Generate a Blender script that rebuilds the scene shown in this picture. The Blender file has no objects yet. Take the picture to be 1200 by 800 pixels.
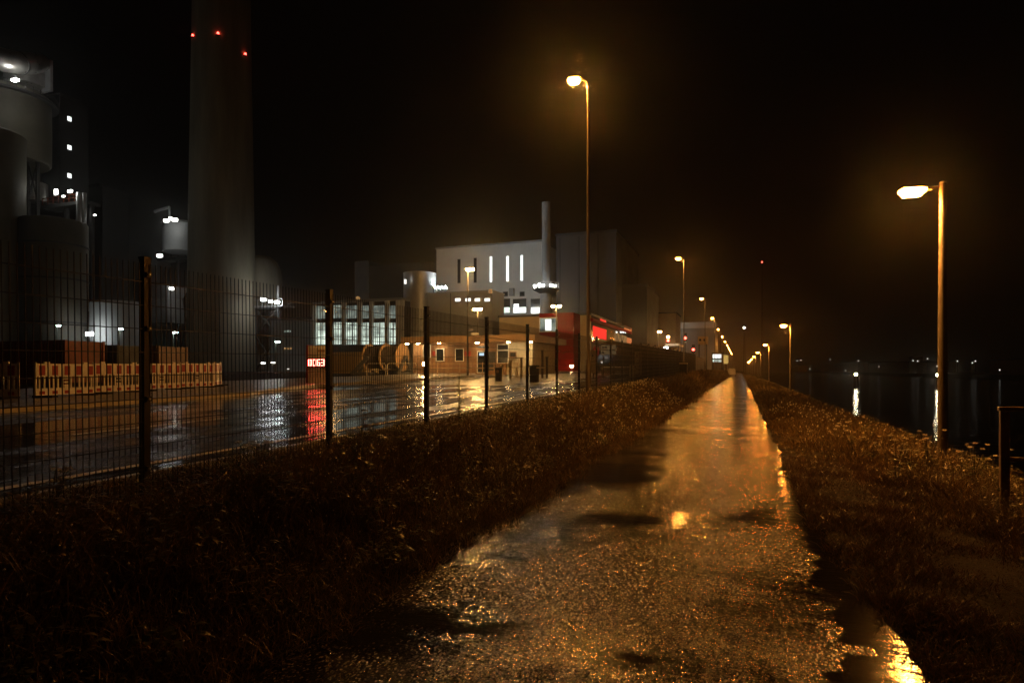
import bpy, math, random
import numpy as np
from mathutils import Vector

random.seed(7)
RNG = np.random.default_rng(11)
SC = bpy.context.scene
COL = SC.collection
PI = math.pi

# ------------------------------------------------------------------ camera model
F_PX, HOR, CX, H = 730.0, 434.0, 600.0, 1.5
YAW = math.atan(268.0 / 730.0)
SY, CY = math.sin(YAW), math.cos(YAW)


def G(px, d, z=0.0):
    """world point in picture column px at depth d and height z"""
    x = (px - CX) / F_PX
    return Vector((d * (-SY + x * CY), d * (CY + x * SY), z))


def ZP(py, d):
    return H + (HOR - py) / F_PX * d


def onY(px, py, Y):
    x = (px - CX) / F_PX
    d = Y / (CY + x * SY)
    return d * (-SY + x * CY), ZP(py, d)


def onX(px, py, X):
    x = (px - CX) / F_PX
    d = X / (-SY + x * CY)
    return d * (CY + x * SY), ZP(py, d)


def zl(y):
    """height of the yard side of the verge, which climbs slowly along the path"""
    return 0.35 + 0.0135 * min(max(y, -30.0), 70.0)


# ------------------------------------------------------------------ materials
def new_mat(name):
    m = bpy.data.materials.new(name)
    m.use_nodes = True
    nt = m.node_tree
    b = nt.nodes['Principled BSDF']
    return m, nt, b


def N(nt, t, **kw):
    n = nt.nodes.new(t)
    for k, v in kw.items():
        if k in n.inputs:
            n.inputs[k].default_value = v
        else:
            setattr(n, k, v)
    return n


def ramp(nt, fac, stops):
    r = nt.nodes.new('ShaderNodeValToRGB')
    e = r.color_ramp.elements
    while len(e) < len(stops):
        e.new(0.5)
    for i, (p, c) in enumerate(stops):
        e[i].position = p
        e[i].color = (c, c, c, 1) if isinstance(c, (int, float)) else (*c, 1)
    nt.links.new(fac, r.inputs[0])
    return r


def surf(name, col, rough=0.6, metal=0.0, var=0.25, scale=3.0, bump=0.15, stretch=(1, 1, 1), spec=0.5, wave=None):
    """ordinary painted, metal or masonry surface with patchy wear"""
    m, nt, b = new_mat(name)
    tc = N(nt, 'ShaderNodeTexCoord')
    mp = N(nt, 'ShaderNodeMapping')
    mp.inputs['Scale'].default_value = stretch
    nt.links.new(tc.outputs['Object'], mp.inputs['Vector'])
    nz = N(nt, 'ShaderNodeTexNoise', Scale=scale, Detail=6.0, Roughness=0.65)
    nt.links.new(mp.outputs[0], nz.inputs['Vector'])
    lo = [c * (1 - var) for c in col]
    hi = [min(1, c * (1 + var)) for c in col]
    r = ramp(nt, nz.outputs['Fac'], [(0.3, lo), (0.7, hi)])
    nt.links.new(r.outputs[0], b.inputs['Base Color'])
    rr = ramp(nt, nz.outputs['Fac'], [(0.3, max(0.02, rough - 0.12)), (0.7, min(1, rough + 0.12))])
    nt.links.new(rr.outputs[0], b.inputs['Roughness'])
    b.inputs['Metallic'].default_value = metal
    b.inputs['Specular IOR Level'].default_value = spec
    h = nz.outputs['Fac']
    if wave:
        w = N(nt, 'ShaderNodeTexWave', Scale=wave[1], bands_direction=wave[0])
        nt.links.new(tc.outputs['Object'], w.inputs['Vector'])
        h = w.outputs['Fac']
    if bump:
        bp = N(nt, 'ShaderNodeBump', Strength=bump, Distance=0.05)
        nt.links.new(h, bp.inputs['Height'])
        nt.links.new(bp.outputs[0], b.inputs['Normal'])
    return m


def glow(name, col, strength, vary=None):
    """lamps, lit windows, lit displays"""
    m = bpy.data.materials.new(name)
    m.use_nodes = True
    nt = m.node_tree
    nt.nodes.remove(nt.nodes['Principled BSDF'])
    e = N(nt, 'ShaderNodeEmission')
    e.inputs['Color'].default_value = (*col, 1)
    e.inputs['Strength'].default_value = strength
    if vary:
        tc = N(nt, 'ShaderNodeTexCoord')
        nz = N(nt, 'ShaderNodeTexNoise', Scale=vary, Detail=3.0)
        nt.links.new(tc.outputs['Object'], nz.inputs['Vector'])
        r = ramp(nt, nz.outputs['Fac'], [(0.35, 0.25), (0.65, 1.0)])
        mu = N(nt, 'ShaderNodeMath', operation='MULTIPLY')
        mu.inputs[1].default_value = strength
        nt.links.new(r.outputs[0], mu.inputs[0])
        nt.links.new(mu.outputs[0], e.inputs['Strength'])
    nt.links.new(e.outputs[0], nt.nodes['Material Output'].inputs[0])
    return m


def brick(name, c1, c2, mortar, scale=4.0):
    m, nt, b = new_mat(name)
    tc = N(nt, 'ShaderNodeTexCoord')
    sp = N(nt, 'ShaderNodeSeparateXYZ')
    cb = N(nt, 'ShaderNodeCombineXYZ')
    nt.links.new(tc.outputs['Object'], sp.inputs[0])
    nt.links.new(sp.outputs['X'], cb.inputs['X'])
    nt.links.new(sp.outputs['Z'], cb.inputs['Y'])
    t = N(nt, 'ShaderNodeTexBrick', Scale=scale)
    t.inputs['Color1'].default_value = (*c1, 1)
    t.inputs['Color2'].default_value = (*c2, 1)
    t.inputs['Mortar'].default_value = (*mortar, 1)
    nt.links.new(cb.outputs[0], t.inputs['Vector'])
    nt.links.new(t.outputs['Color'], b.inputs['Base Color'])
    b.inputs['Roughness'].default_value = 0.75
    return m


def wet_asphalt(name, kind):
    """wet asphalt: coarse glittering stone where it drains, smooth film where water stands"""
    m, nt, b = new_mat(name)
    L = nt.links.new
    tc = N(nt, 'ShaderNodeTexCoord')
    pos = tc.outputs['Object']
    mp = N(nt, 'ShaderNodeMapping')
    mp.inputs['Scale'].default_value = (0.42, 0.75, 1) if kind == 'path' else (0.55, 0.16, 1)
    mp.inputs['Location'].default_value = (3.1, 7.7, 0) if kind == 'path' else (1.7, 2.2, 0)
    L(pos, mp.inputs['Vector'])
    pn = N(nt, 'ShaderNodeTexNoise', Scale=1.0, Detail=4.0, Roughness=0.55)
    L(mp.outputs[0], pn.inputs['Vector'])
    pud = ramp(nt, pn.outputs['Fac'], [(0.46, 0.0), (0.62, 0.9)] if kind == 'path' else [(0.40, 0.0), (0.58, 1.0)])
    pf = pud.outputs[0]
    if kind == 'path':
        sp = N(nt, 'ShaderNodeSeparateXYZ')
        L(pos, sp.inputs[0])
        wob = N(nt, 'ShaderNodeTexNoise', Scale=1.7, Detail=4.0)
        L(pos, wob.inputs['Vector'])
        ma = N(nt, 'ShaderNodeMath', operation='MULTIPLY_ADD')
        ma.inputs[1].default_value = 0.9
        L(wob.outputs['Fac'], ma.inputs[0])
        L(sp.outputs['X'], ma.inputs[2])
        edge = ramp(nt, ma.outputs[0], [(0.92, 0.0), (1.14, 1.0)])     # water runs along the low edge of the path
        mx = N(nt, 'ShaderNodeMath', operation='MAXIMUM')
        L(pf, mx.inputs[0])
        L(edge.outputs[0], mx.inputs[1])
        pf = mx.outputs[0]
    # stones
    vo = N(nt, 'ShaderNodeTexVoronoi', Scale=85.0, feature='F1')
    vo.inputs['Randomness'].default_value = 1.0
    L(pos, vo.inputs['Vector'])
    nf = N(nt, 'ShaderNodeTexNoise', Scale=38.0, Detail=5.0, Roughness=0.7)
    L(pos, nf.inputs['Vector'])
    add = N(nt, 'ShaderNodeMath', operation='MULTIPLY_ADD')
    add.inputs[1].default_value = -0.9
    L(vo.outputs['Distance'], add.inputs[0])
    L(nf.outputs['Fac'], add.inputs[2])
    stone = N(nt, 'ShaderNodeMath', operation='MULTIPLY')
    inv = N(nt, 'ShaderNodeMath', operation='SUBTRACT')
    inv.inputs[0].default_value = 1.0
    L(pf, inv.inputs[1])
    L(inv.outputs[0], stone.inputs[0])
    L(add.outputs[0], stone.inputs[1])
    bp = N(nt, 'ShaderNodeBump', Strength=1.0, Distance=0.003 if kind == 'path' else 0.0015)
    L(stone.outputs[0], bp.inputs['Height'])
    # long shallow unevenness and rain-stippled water
    rp = N(nt, 'ShaderNodeMapping')
    rp.inputs['Scale'].default_value = (1.2, 4.5, 1) if kind == 'path' else (0.6, 2.2, 1)
    L(pos, rp.inputs['Vector'])
    rn = N(nt, 'ShaderNodeTexNoise', Scale=2.2, Detail=5.0, Roughness=0.6)
    L(rp.outputs[0], rn.inputs['Vector'])
    b2 = N(nt, 'ShaderNodeBump', Strength=1.0, Distance=0.004 if kind == 'path' else 0.007)
    L(rn.outputs['Fac'], b2.inputs['Height'])
    L(bp.outputs[0], b2.inputs['Normal'])
    # every chip of stone has its own tilted wet face
    last = b2.outputs[0]
    for sc_, k_ in (((15.0, .09), (42.0, .10), (112.0, .24)) if kind == 'path' else ((60.0, .34),)):
        vc = N(nt, 'ShaderNodeTexVoronoi', Scale=sc_, feature='F1')
        vm = N(nt, 'ShaderNodeMapping')
        vm.inputs['Scale'].default_value = (1, .62 if sc_ > 80 else .3, 1)
        L(pos, vm.inputs['Vector'])
        L(vm.outputs[0], vc.inputs['Vector'])
        chips = vc
        su = N(nt, 'ShaderNodeVectorMath', operation='SUBTRACT')
        su.inputs[1].default_value = (.5, .5, .5)
        L(vc.outputs['Color'], su.inputs[0])
        fl = N(nt, 'ShaderNodeVectorMath', operation='MULTIPLY')
        fl.inputs[1].default_value = (k_, k_, 0)
        L(su.outputs[0], fl.inputs[0])
        sc2 = N(nt, 'ShaderNodeVectorMath', operation='SCALE')
        L(fl.outputs[0], sc2.inputs[0])
        L(inv.outputs[0], sc2.inputs['Scale'])
        ad = N(nt, 'ShaderNodeVectorMath', operation='ADD')
        L(last, ad.inputs[0])
        L(sc2.outputs[0], ad.inputs[1])
        no = N(nt, 'ShaderNodeVectorMath', operation='NORMALIZE')
        L(ad.outputs[0], no.inputs[0])
        last = no.outputs[0]
    L(last, b.inputs['Normal'])
    ro = ramp(nt, pf, [(0.0, 0.15), (1.0, 0.10)] if kind == 'path' else [(0.0, 0.40), (1.0, 0.10)])
    L(ro.outputs[0], b.inputs['Roughness'])
    cr = ramp(nt, nf.outputs['Fac'], [(0.3, (0.006, 0.0052, 0.0045)), (0.7, (0.017, 0.0145, 0.0125))])
    # pale aggregate chips in the black binder, also painting wet sparkle into the colour
    cs = N(nt, 'ShaderNodeSeparateColor')
    L(chips.outputs['Color'], cs.inputs[0])
    pw = N(nt, 'ShaderNodeMath', operation='POWER')
    pw.inputs[1].default_value = 9.0
    L(cs.outputs[2], pw.inputs[0])
    chm = N(nt, 'ShaderNodeMath', operation='MULTIPLY')
    L(pw.outputs[0], chm.inputs[0])
    L(inv.outputs[0], chm.inputs[1])
    mixc = N(nt, 'ShaderNodeMixRGB')
    mixc.inputs[2].default_value = (.24, .21, .18, 1) if kind == 'path' else (.14, .13, .12, 1)
    L(chm.outputs[0], mixc.inputs[0])
    L(cr.outputs[0], mixc.inputs[1])
    L(mixc.outputs[0], b.inputs['Base Color'])
    b.inputs['IOR'].default_value = 1.45
    return m


def earth_mat():
    m, nt, b = new_mat('wet_earth_and_turf')
    L = nt.links.new
    tc = N(nt, 'ShaderNodeTexCoord')
    n1 = N(nt, 'ShaderNodeTexNoise', Scale=1.3, Detail=8.0, Roughness=0.7)
    n2 = N(nt, 'ShaderNodeTexNoise', Scale=26.0, Detail=6.0, Roughness=0.75)
    L(tc.outputs['Object'], n1.inputs['Vector'])
    L(tc.outputs['Object'], n2.inputs['Vector'])
    r = ramp(nt, n1.outputs['Fac'], [(0.35, (0.008, 0.006, 0.003)), (0.65, (0.026, 0.014, 0.007))])
    r2 = ramp(nt, n2.outputs['Fac'], [(0.3, 0.45), (0.7, 1.0)])
    mx = N(nt, 'ShaderNodeMixRGB', blend_type='MULTIPLY')
    mx.inputs[0].default_value = 1.0
    L(r.outputs[0], mx.inputs[1])
    L(r2.outputs[0], mx.inputs[2])
    L(mx.outputs[0], b.inputs['Base Color'])
    b.inputs['Roughness'].default_value = 0.8
    b.inputs['Specular IOR Level'].default_value = 0.12
    bp = N(nt, 'ShaderNodeBump', Strength=1.0, Distance=0.035)
    L(n2.outputs['Fac'], bp.inputs['Height'])
    L(bp.outputs[0], b.inputs['Normal'])
    return m


def blade_mat(name):
    m, nt, b = new_mat(name)
    at = N(nt, 'ShaderNodeAttribute', attribute_name='tint')
    nt.links.new(at.outputs['Color'], b.inputs['Base Color'])
    b.inputs['Roughness'].default_value = 0.42
    tr = N(nt, 'ShaderNodeBsdfTranslucent')
    nt.links.new(at.outputs['Color'], tr.inputs['Color'])
    ms = N(nt, 'ShaderNodeMixShader')
    ms.inputs[0].default_value = 0.3
    nt.links.new(b.outputs[0], ms.inputs[1])
    nt.links.new(tr.outputs[0], ms.inputs[2])
    nt.links.new(ms.outputs[0], nt.nodes['Material Output'].inputs[0])
    return m


def water_mat():
    m, nt, b = new_mat('harbour_water')
    tc = N(nt, 'ShaderNodeTexCoord')
    b.inputs['Base Color'].default_value = (0.004, 0.005, 0.006, 1)
    b.inputs['Roughness'].default_value = 0.11
    b.inputs['IOR'].default_value = 1.33
    nz = N(nt, 'ShaderNodeTexNoise', Scale=0.9, Detail=4.0, Roughness=0.6)
    nt.links.new(tc.outputs['Object'], nz.inputs['Vector'])
    bp = N(nt, 'ShaderNodeBump', Strength=1.0, Distance=0.06)
    nt.links.new(nz.outputs['Fac'], bp.inputs['Height'])
    nt.links.new(bp.outputs[0], b.inputs['Normal'])
    return m


SODIUM = (1.0, 0.385, 0.06)
BOWL = (1.0, 0.255, 0.028)
M = dict(
    earth=earth_mat(), path=wet_asphalt('wet_path_asphalt', 'path'), road=wet_asphalt('wet_road_asphalt', 'road'),
    water=water_mat(), blade=blade_mat('grass_blades'), leaf=blade_mat('weed_leaves'),
    yard_lamplight=surf('painted_yard_lamplight', (0.20, 0.175, 0.14), 0.36, scale=1.2, var=0.35, bump=0.25, stretch=(1, 2.5, 1)),  # yard lamplight put into a pale base colour
    paving=surf('wet_paving', (0.16, 0.15, 0.14), 0.32, scale=6, bump=0.3),
    kerb=surf('kerb_stone', (0.48, 0.46, 0.42), 0.4, scale=5),
    line=surf('road_paint', (0.62, 0.60, 0.54), 0.35, var=0.3, scale=9),
    pole=surf('galvanised_pole', (0.10, 0.085, 0.07), 0.5, metal=0.2, scale=7, stretch=(1, 1, .25)),
    wood=surf('weathered_pole', (0.17, 0.14, 0.11), 0.65, scale=5, var=0.35, stretch=(6, 6, .6)),
    dark_paint=surf('dark_fence_paint', (0.012, 0.014, 0.013), 0.45, scale=14),
    steel=surf('bolt_steel', (0.55, 0.53, 0.5), 0.35, metal=0.8),
    black=surf('black_metal', (0.015, 0.015, 0.016), 0.5),
    housing=surf('lamp_housing', (0.30, 0.30, 0.29), 0.5),
    concrete=surf('chimney_concrete', (0.31, 0.275, 0.20), 0.8, scale=0.35, var=0.3, stretch=(1, 1, .12), bump=0.3),
    clad_white=surf('pale_cladding', (0.55, 0.57, 0.57), 0.55, scale=0.25, var=0.12, bump=0.12, wave=('X', 0.9)),
    clad_grey=surf('grey_cladding', (0.23, 0.24, 0.25), 0.5, scale=0.3, var=0.15, bump=0.12, wave=('X', 1.2)),
    clad_dark=surf('dark_cladding', (0.03, 0.03, 0.032), 0.6, scale=0.3, var=0.2),
    clad_boiler=surf('boiler_cladding', (0.05, 0.05, 0.053), 0.5, scale=0.3, var=0.2, bump=0.12, wave=('X', 1.2)),
    clad_tan=surf('tan_cladding', (0.17, 0.155, 0.115), 0.6, scale=0.3, var=0.2),
    silver=surf('silver_sheet', (0.5, 0.51, 0.52), 0.38, metal=0.6, scale=0.6, var=0.15),
    duct=surf('steel_duct', (0.45, 0.44, 0.42), 0.34, metal=0.8, scale=0.6, var=0.25, bump=0.02),
    iron=surf('plant_steelwork', (0.06, 0.06, 0.06), 0.6),
    ochre=surf('ochre_panels', (0.46, 0.33, 0.16), 0.55, scale=0.8, var=0.12, bump=0.1, wave=('X', 0.6)),
    red_panel=surf('red_panels', (0.21, 0.004, 0.002), 0.7, spec=0.1, scale=0.8, var=0.12, bump=0.1, wave=('Z', 1.1)),
    brick=brick('brown_brick', (0.25, 0.12, 0.05), (0.31, 0.155, 0.065), (0.19, 0.13, 0.08)),
    render_wall=surf('cream_render', (0.55, 0.47, 0.34), 0.7),
    fascia=surf('fascia_board', (0.33, 0.20, 0.10), 0.5, scale=1.0),
    glass=surf('dark_glass', (0.015, 0.017, 0.018), 0.08, var=0.1, bump=0.0),
    white_paint=surf('white_frame', (0.7, 0.68, 0.64), 0.45),
    barrier_white=surf('barrier_plastic', (0.86, 0.84, 0.78), 0.42, scale=5, var=0.15),
    barrier_red=surf('barrier_red', (0.34, 0.025, 0.015), 0.4, scale=6),
    rubber=surf('barrier_foot_rubber', (0.02, 0.02, 0.02), 0.7),
    box_red=surf('rust_red_container', (0.24, 0.065, 0.03), 0.5, scale=1.5, var=0.35),
    box_dark=surf('dark_container', (0.03, 0.03, 0.032), 0.6),
    box_brown=surf('brown_container', (0.16, 0.075, 0.035), 0.55),
    drum_wood=surf('drum_boards', (0.35, 0.22, 0.11), 0.6, scale=4, var=0.3),
    cable=surf('wound_cable', (0.07, 0.055, 0.045), 0.45, wave=('X', 2.2), bump=0.6),
    sign_face=surf('sign_face', (0.72, 0.66, 0.52), 0.45),
    sign_dark=surf('sign_print', (0.05, 0.03, 0.03), 0.5),
    bank=surf('far_shed', (0.20, 0.13, 0.09), 0.7),
    car=surf('car_paint', (0.55, 0.56, 0.58), 0.3),
    petal=surf('pale_petals', (0.55, 0.50, 0.42), 0.6),
    e_tall=glow('tall_sodium', SODIUM, 6400.0),
    e_tall_bowl=glow('tall_sodium_bowl', BOWL, 230.0),
    e_side=glow('path_sodium', SODIUM, 3000.0),
    e_side_bowl=glow('path_sodium_bowl', BOWL, 230.0),
    e_yard=glow('yard_sodium', (1.0, 0.54, 0.17), 900.0),
    e_yard_tall=glow('tall_yard_sodium', (1.0, 0.50, 0.13), 2600.0),
    e_lantern=glow('lantern_glass', (1.0, 0.50, 0.14), 75.0),
    e_duct=glow('duct_flood', (1.0, 0.99, 0.92), 70.0),
    e_teal=glow('teal_discharge', (0.70, 1.0, 0.92), 40.0),
    e_flood=glow('white_flood', (0.90, 1.0, 0.99), 330.0),
    e_work=glow('work_flood', (0.95, 1.0, 0.98), 34.0),
    e_plant=glow('plant_light', (1.0, 0.99, 0.90), 17.0),
    e_soffit=glow('soffit_light', (1.0, 0.72, 0.34), 140.0),
    e_red=glow('red_beacon', (1.0, 0.06, 0.04), 14.0),
    e_digit=glow('red_digits', (1.0, 0.07, 0.05), 28.0),
    e_pane=glow('lit_pane', (0.84, 1.0, 0.84), 1.35, vary=0.55),
    e_pane_dim=glow('dim_pane', (0.84, 1.0, 0.84), 0.30, vary=0.8),
    e_win=glow('white_window', (0.95, 1.0, 0.96), 1.6),
    e_red_pane=glow('red_pane', (1.0, 0.04, 0.025), 1.1),
    e_red_dim=glow('red_pane_dim', (1.0, 0.06, 0.03), 0.4, vary=1.2),
    e_warm=glow('warm_pane', (1.0, 0.55, 0.20), 0.35, vary=1.0),
    e_orange=glow('orange_pane', (1.0, 0.28, 0.08), 0.55),
    e_far=glow('far_light', (1.0, 0.95, 0.85), 1.5),
    e_nav=glow('mooring_light', (1.0, 0.86, 0.55), 80.0),
    e_sign=glow('lit_yellow_board', (1.0, 0.62, 0.16), 0.5),
    e_board=glow('added_board_glow', (1.0, 0.66, 0.30), 0.24),  # glow added to the direction sign boards, which are no light source
    e_screen=glow('screen', (0.62, 0.85, 1.0), 1.5),
)


# ------------------------------------------------------------------ mesh builder
class MB:
    def __init__(s):
        s.v, s.f = [], []

    def add(s, vs, fs):
        o = len(s.v)
        s.v += [tuple(p) for p in vs]
        s.f += [tuple(i + o for i in f) for f in fs]
        return s

    def box(s, x0, x1, y0, y1, z0, z1):
        return s.add([(x0, y0, z0), (x1, y0, z0), (x1, y1, z0), (x0, y1, z0), (x0, y0, z1), (x1, y0, z1), (x1, y1, z1), (x0, y1, z1)],
                     [(0, 3, 2, 1), (4, 5, 6, 7), (0, 1, 5, 4), (1, 2, 6, 5), (2, 3, 7, 6), (3, 0, 4, 7)])

    def bar(s, a, b, w, h=None):
        """square bar from a to b"""
        a, b = Vector(a), Vector(b)
        h = h or w
        d = (b - a).normalized()
        u = d.cross(Vector((0, 0, 1)))
        if u.length < 1e-4:
            u = Vector((1, 0, 0))
        u.normalize()
        n = u.cross(d).normalized()
        vs = []
        for p in (a, b):
            for i, j in ((-1, -1), (1, -1), (1, 1), (-1, 1)):
                vs.append(p + u * (i * w / 2) + n * (j * h / 2))
        return s.add(vs, [(0, 1, 2, 3), (7, 6, 5, 4), (0, 4, 5, 1), (1, 5, 6, 2), (2, 6, 7, 3), (3, 7, 4, 0)])

    def tube(s, pts, rad, n=10):
        pts = [Vector(p) for p in pts]
        if not isinstance(rad, (list, tuple)):
            rad = [rad] * len(pts)
        vs, fs = [], []
        u = None
        for i, p in enumerate(pts):
            d = (pts[min(i + 1, len(pts) - 1)] - pts[max(i - 1, 0)]).normalized()
            if u is None:
                u = d.cross(Vector((0, 0, 1)))
                if u.length < 1e-3:
                    u = Vector((1, 0, 0))
            u = (u - d * u.dot(d)).normalized()
            w = d.cross(u)
            for k in range(n):
                a = 2 * PI * k / n
                vs.append(p + (u * math.cos(a) + w * math.sin(a)) * rad[i])
        for i in range(len(pts) - 1):
            for k in range(n):
                fs.append((i * n + k, i * n + (k + 1) % n, (i + 1) * n + (k + 1) % n, (i + 1) * n + k))
        fs.append(tuple(range(n - 1, -1, -1)))
        fs.append(tuple((len(pts) - 1) * n + k for k in range(n)))
        return s.add(vs, fs)

    def lathe(s, c, prof, n=24):
        """prof: (radius, z) from the bottom up"""
        vs, fs = [], []
        for r, z in prof:
            for k in range(n):
                a = 2 * PI * k / n
                vs.append((c[0] + r * math.cos(a), c[1] + r * math.sin(a), c[2] + z))
        for i in range(len(prof) - 1):
            for k in range(n):
                fs.append((i * n + k, i * n + (k + 1) % n, (i + 1) * n + (k + 1) % n, (i + 1) * n + k))
        fs.append(tuple(range(n - 1, -1, -1)))
        fs.append(tuple((len(prof) - 1) * n + k for k in range(n)))
        return s.add(vs, fs)

    def loft(s, rings):
        n = len(rings[0])
        vs = [p for r in rings for p in r]
        fs = []
        for i in range(len(rings) - 1):
            for k in range(n):
                fs.append((i * n + k, i * n + (k + 1) % n, (i + 1) * n + (k + 1) % n, (i + 1) * n + k))
        fs.append(tuple(range(n - 1, -1, -1)))
        fs.append(tuple((len(rings) - 1) * n + k for k in range(n)))
        return s.add(vs, fs)

    def build(s, name, mat, parent=None, smooth=False, bevel=0.0):
        me = bpy.data.meshes.new(name)
        off = Vector((0, 0, 0))
        if parent is not None and parent.get('_w'):
            off = Vector(parent['_w'])
        me.from_pydata([tuple(Vector(p) - off) for p in s.v], [], s.f)
        me.materials.append(M[mat])
        if smooth:
            me.polygons.foreach_set('use_smooth', [True] * len(me.polygons))
            me.update()
            try:
                me.set_sharp_from_angle(angle=math.radians(40))
            except Exception:
                pass
        me.update()
        o = bpy.data.objects.new(name, me)
        COL.objects.link(o)
        if parent is not None:
            o.parent = parent
            if parent.get('_w'):
                o['_w'] = list(parent['_w'])
        if bevel:
            bv = o.modifiers.new('bevel', 'BEVEL')
            bv.width = bevel
            bv.segments = 2
            bv.limit_method = 'ANGLE'
        return o


def tag(o, label, cat, group=None, kind=None):
    if label:
        o['label'] = label
    if cat:
        o['category'] = cat
    if group:
        o['group'] = group
    if kind:
        o['kind'] = kind
    return o


def thing(name, label, cat, loc=(0, 0, 0), rz=0.0, group=None, world=False):
    """world=True: parts are given in world coordinates"""
    o = bpy.data.objects.new(name, None)
    o.empty_display_size = 0.3
    o.location = loc
    o.rotation_euler = (0, 0, rz)
    COL.objects.link(o)
    tag(o, label, cat, group)
    if world:
        o['_w'] = list(loc)
    return o


def dup(src, loc, rz=None, label=None, group=None):
    def cp(o, par):
        c = o.copy()
        COL.objects.link(c)
        if par is not None:
            c.parent = par
        for ch in o.children:
            cp(ch, c)
        return c
    r = cp(src, None)
    r.location = loc
    if rz is not None:
        r.rotation_euler = (0, 0, rz)
    if label:
        r['label'] = label
    if group:
        r['group'] = group
    return r


def structure(mb, name, mat, smooth=False):
    o = mb.build(name, mat, None, smooth)
    o['kind'] = 'structure'
    return o


ORD = ['first', 'second', 'third', 'fourth', 'fifth', 'sixth', 'seventh', 'eighth', 'ninth', 'tenth', 'eleventh', 'twelfth',
       'thirteenth', 'fourteenth', 'fifteenth', 'sixteenth', 'seventeenth', 'eighteenth', 'nineteenth', 'twentieth']

# ------------------------------------------------------------------ ground
XS_TERR = [-1500, -600, -250, -120, -60, -34, -28, -22, -16.4, -12, -8, -5.9, -5.5, -5.1, -4.6, -4.1, -3.6, -3.1, -2.7, -2.35, -2.0,
           0.45, 0.75, 1.1, 1.6, 2.1, 2.6, 3.1, 3.65, 4.2, 4.8, 5.5, 6.3, 7.2, 8.5, 11, 108, 111, 112, 160, 400, 1500]
YS_TERR = sorted(set([-60, -30, -12, -6] + [round(-2 + .5 * i, 2) for i in range(44)] + [20 + 2.5 * i for i in range(21)] +
                     [75, 82, 90, 100, 115, 135, 160, 200, 260, 400, 700, 1200, 1800]))


def terr_z(x, y):
    zy = zl(y)
    if x <= -4.1:
        return zy
    if x <= -2.35:
        t = (x + 2.35) / (-4.1 + 2.35)
        t = t * t * (3 - 2 * t)
        return zy * t + 0.05 * math.sin(x * 3 + y * .9) * t * (1 - t) * 4
    if x <= 1.1:
        return 0.0
    if x >= 112:
        return -0.4
    prof = [(1.1, 0.0), (2.1, -0.03), (3.1, -0.17), (3.65, -0.30), (4.2, -0.50), (4.8, -0.82), (5.5, -1.3), (6.3, -1.85), (7.2, -2.45), (8.5, -3.4), (11, -5), (108, -5), (111, -4), (112, -0.4)]
    for (a, za), (b, zb) in zip(prof, prof[1:]):
        if x <= b:
            return za + (zb - za) * (x - a) / (b - a)
    return -0.4


mb = MB()
nx, ny = len(XS_TERR), len(YS_TERR)
for y in YS_TERR:
    for x in XS_TERR:
        j = 0.0
        if 1.1 <= x <= 6.3 and y < 80:
            j = 0.035 * math.sin(2.3 * x + 1.7 * y) + 0.03 * math.sin(3.1 * y - x)
        mb.v.append((x, y, terr_z(x, y) + j * (0.4 if x < 2 else 1)))
for j in range(ny - 1):
    for i in range(nx - 1):
        mb.f.append((j * nx + i, j * nx + i + 1, (j + 1) * nx + i + 1, (j + 1) * nx + i))
structure(mb, 'ground', 'earth', smooth=True)
GXS, GYS = np.array(XS_TERR, float), np.array(YS_TERR, float)
GZ = np.array([v[2] for v in mb.v]).reshape(ny, nx)


def zg_at(x, y):
    """height of the ground mesh under x, y (arrays)"""
    x, y = np.asarray(x, float), np.asarray(y, float)
    i = np.clip(np.searchsorted(GXS, x) - 1, 0, nx - 2)
    j = np.clip(np.searchsorted(GYS, y) - 1, 0, ny - 2)
    fx = (x - GXS[i]) / (GXS[i + 1] - GXS[i])
    fy = (y - GYS[j]) / (GYS[j + 1] - GYS[j])
    return (GZ[j, i] * (1 - fx) + GZ[j, i + 1] * fx) * (1 - fy) + (GZ[j + 1, i] * (1 - fx) + GZ[j + 1, i + 1] * fx) * fy


mb = MB()
mb.add([(6, -60, -2.5), (111.5, -60, -2.5), (111.5, 1800, -2.5), (6, 1800, -2.5)], [(0, 1, 2, 3)])
structure(mb, 'water', 'water')

# path, with crumbling edges
mb = MB()
yy = -8.0
ys = []
while yy < 400:
    ys.append(yy)
    yy += 0.12 if yy < 12 else (0.4 if yy < 40 else 6)


def jag(y, s):
    return (math.sin(y * 1.9 + s) * .05 + math.sin(y * 5.3 + s * 2) * .035 + math.sin(y * 13.1 + s * 3) * .02 + random.uniform(-.03, .03))


for y in ys:
    xl = -2.22 + jag(y, 0.4) + .10 * math.sin(y * 1.05 + .4) + .07 * math.sin(y * 2.3)
    xr = 0.66 + .6 * jag(y, 2.2) + .06 * max(0, 6.8 - max(y, 1.5))
    xs = [xl, xl + .25, -1.4, -.7, 0, xr - .25, xr]
    for x in xs:
        c = 0.014 - 0.004 * abs(x + .8)
        mb.v.append((x, y, c))
for j in range(len(ys) - 1):
    for i in range(6):
        mb.f.append((j * 7 + i, j * 7 + i + 1, (j + 1) * 7 + i + 1, (j + 1) * 7 + i))
structure(mb, 'path', 'path', smooth=True)

# road and yard apron
def strip(name, mat, rows, dz, skirt=0.0):
    """rows: (y, x_low, x_high)"""
    mb = MB()
    for y, a, b in rows:
        mb.v += [(a, y, zl(y) + dz), (b, y, zl(y) + dz)]
    n = len(rows)
    for j in range(n - 1):
        mb.f.append((2 * j, 2 * j + 1, 2 * j + 3, 2 * j + 2))
    if skirt:
        o = len(mb.v)
        for y, a, b in rows:
            mb.v += [(b, y, zl(y) + dz - skirt), (a, y, zl(y) + dz - skirt)]
        for j in range(n - 1):
            mb.f.append((2 * j + 1, o + 2 * j, o + 2 * j + 2, 2 * j + 3))
    return structure(mb, name, mat)


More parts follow.
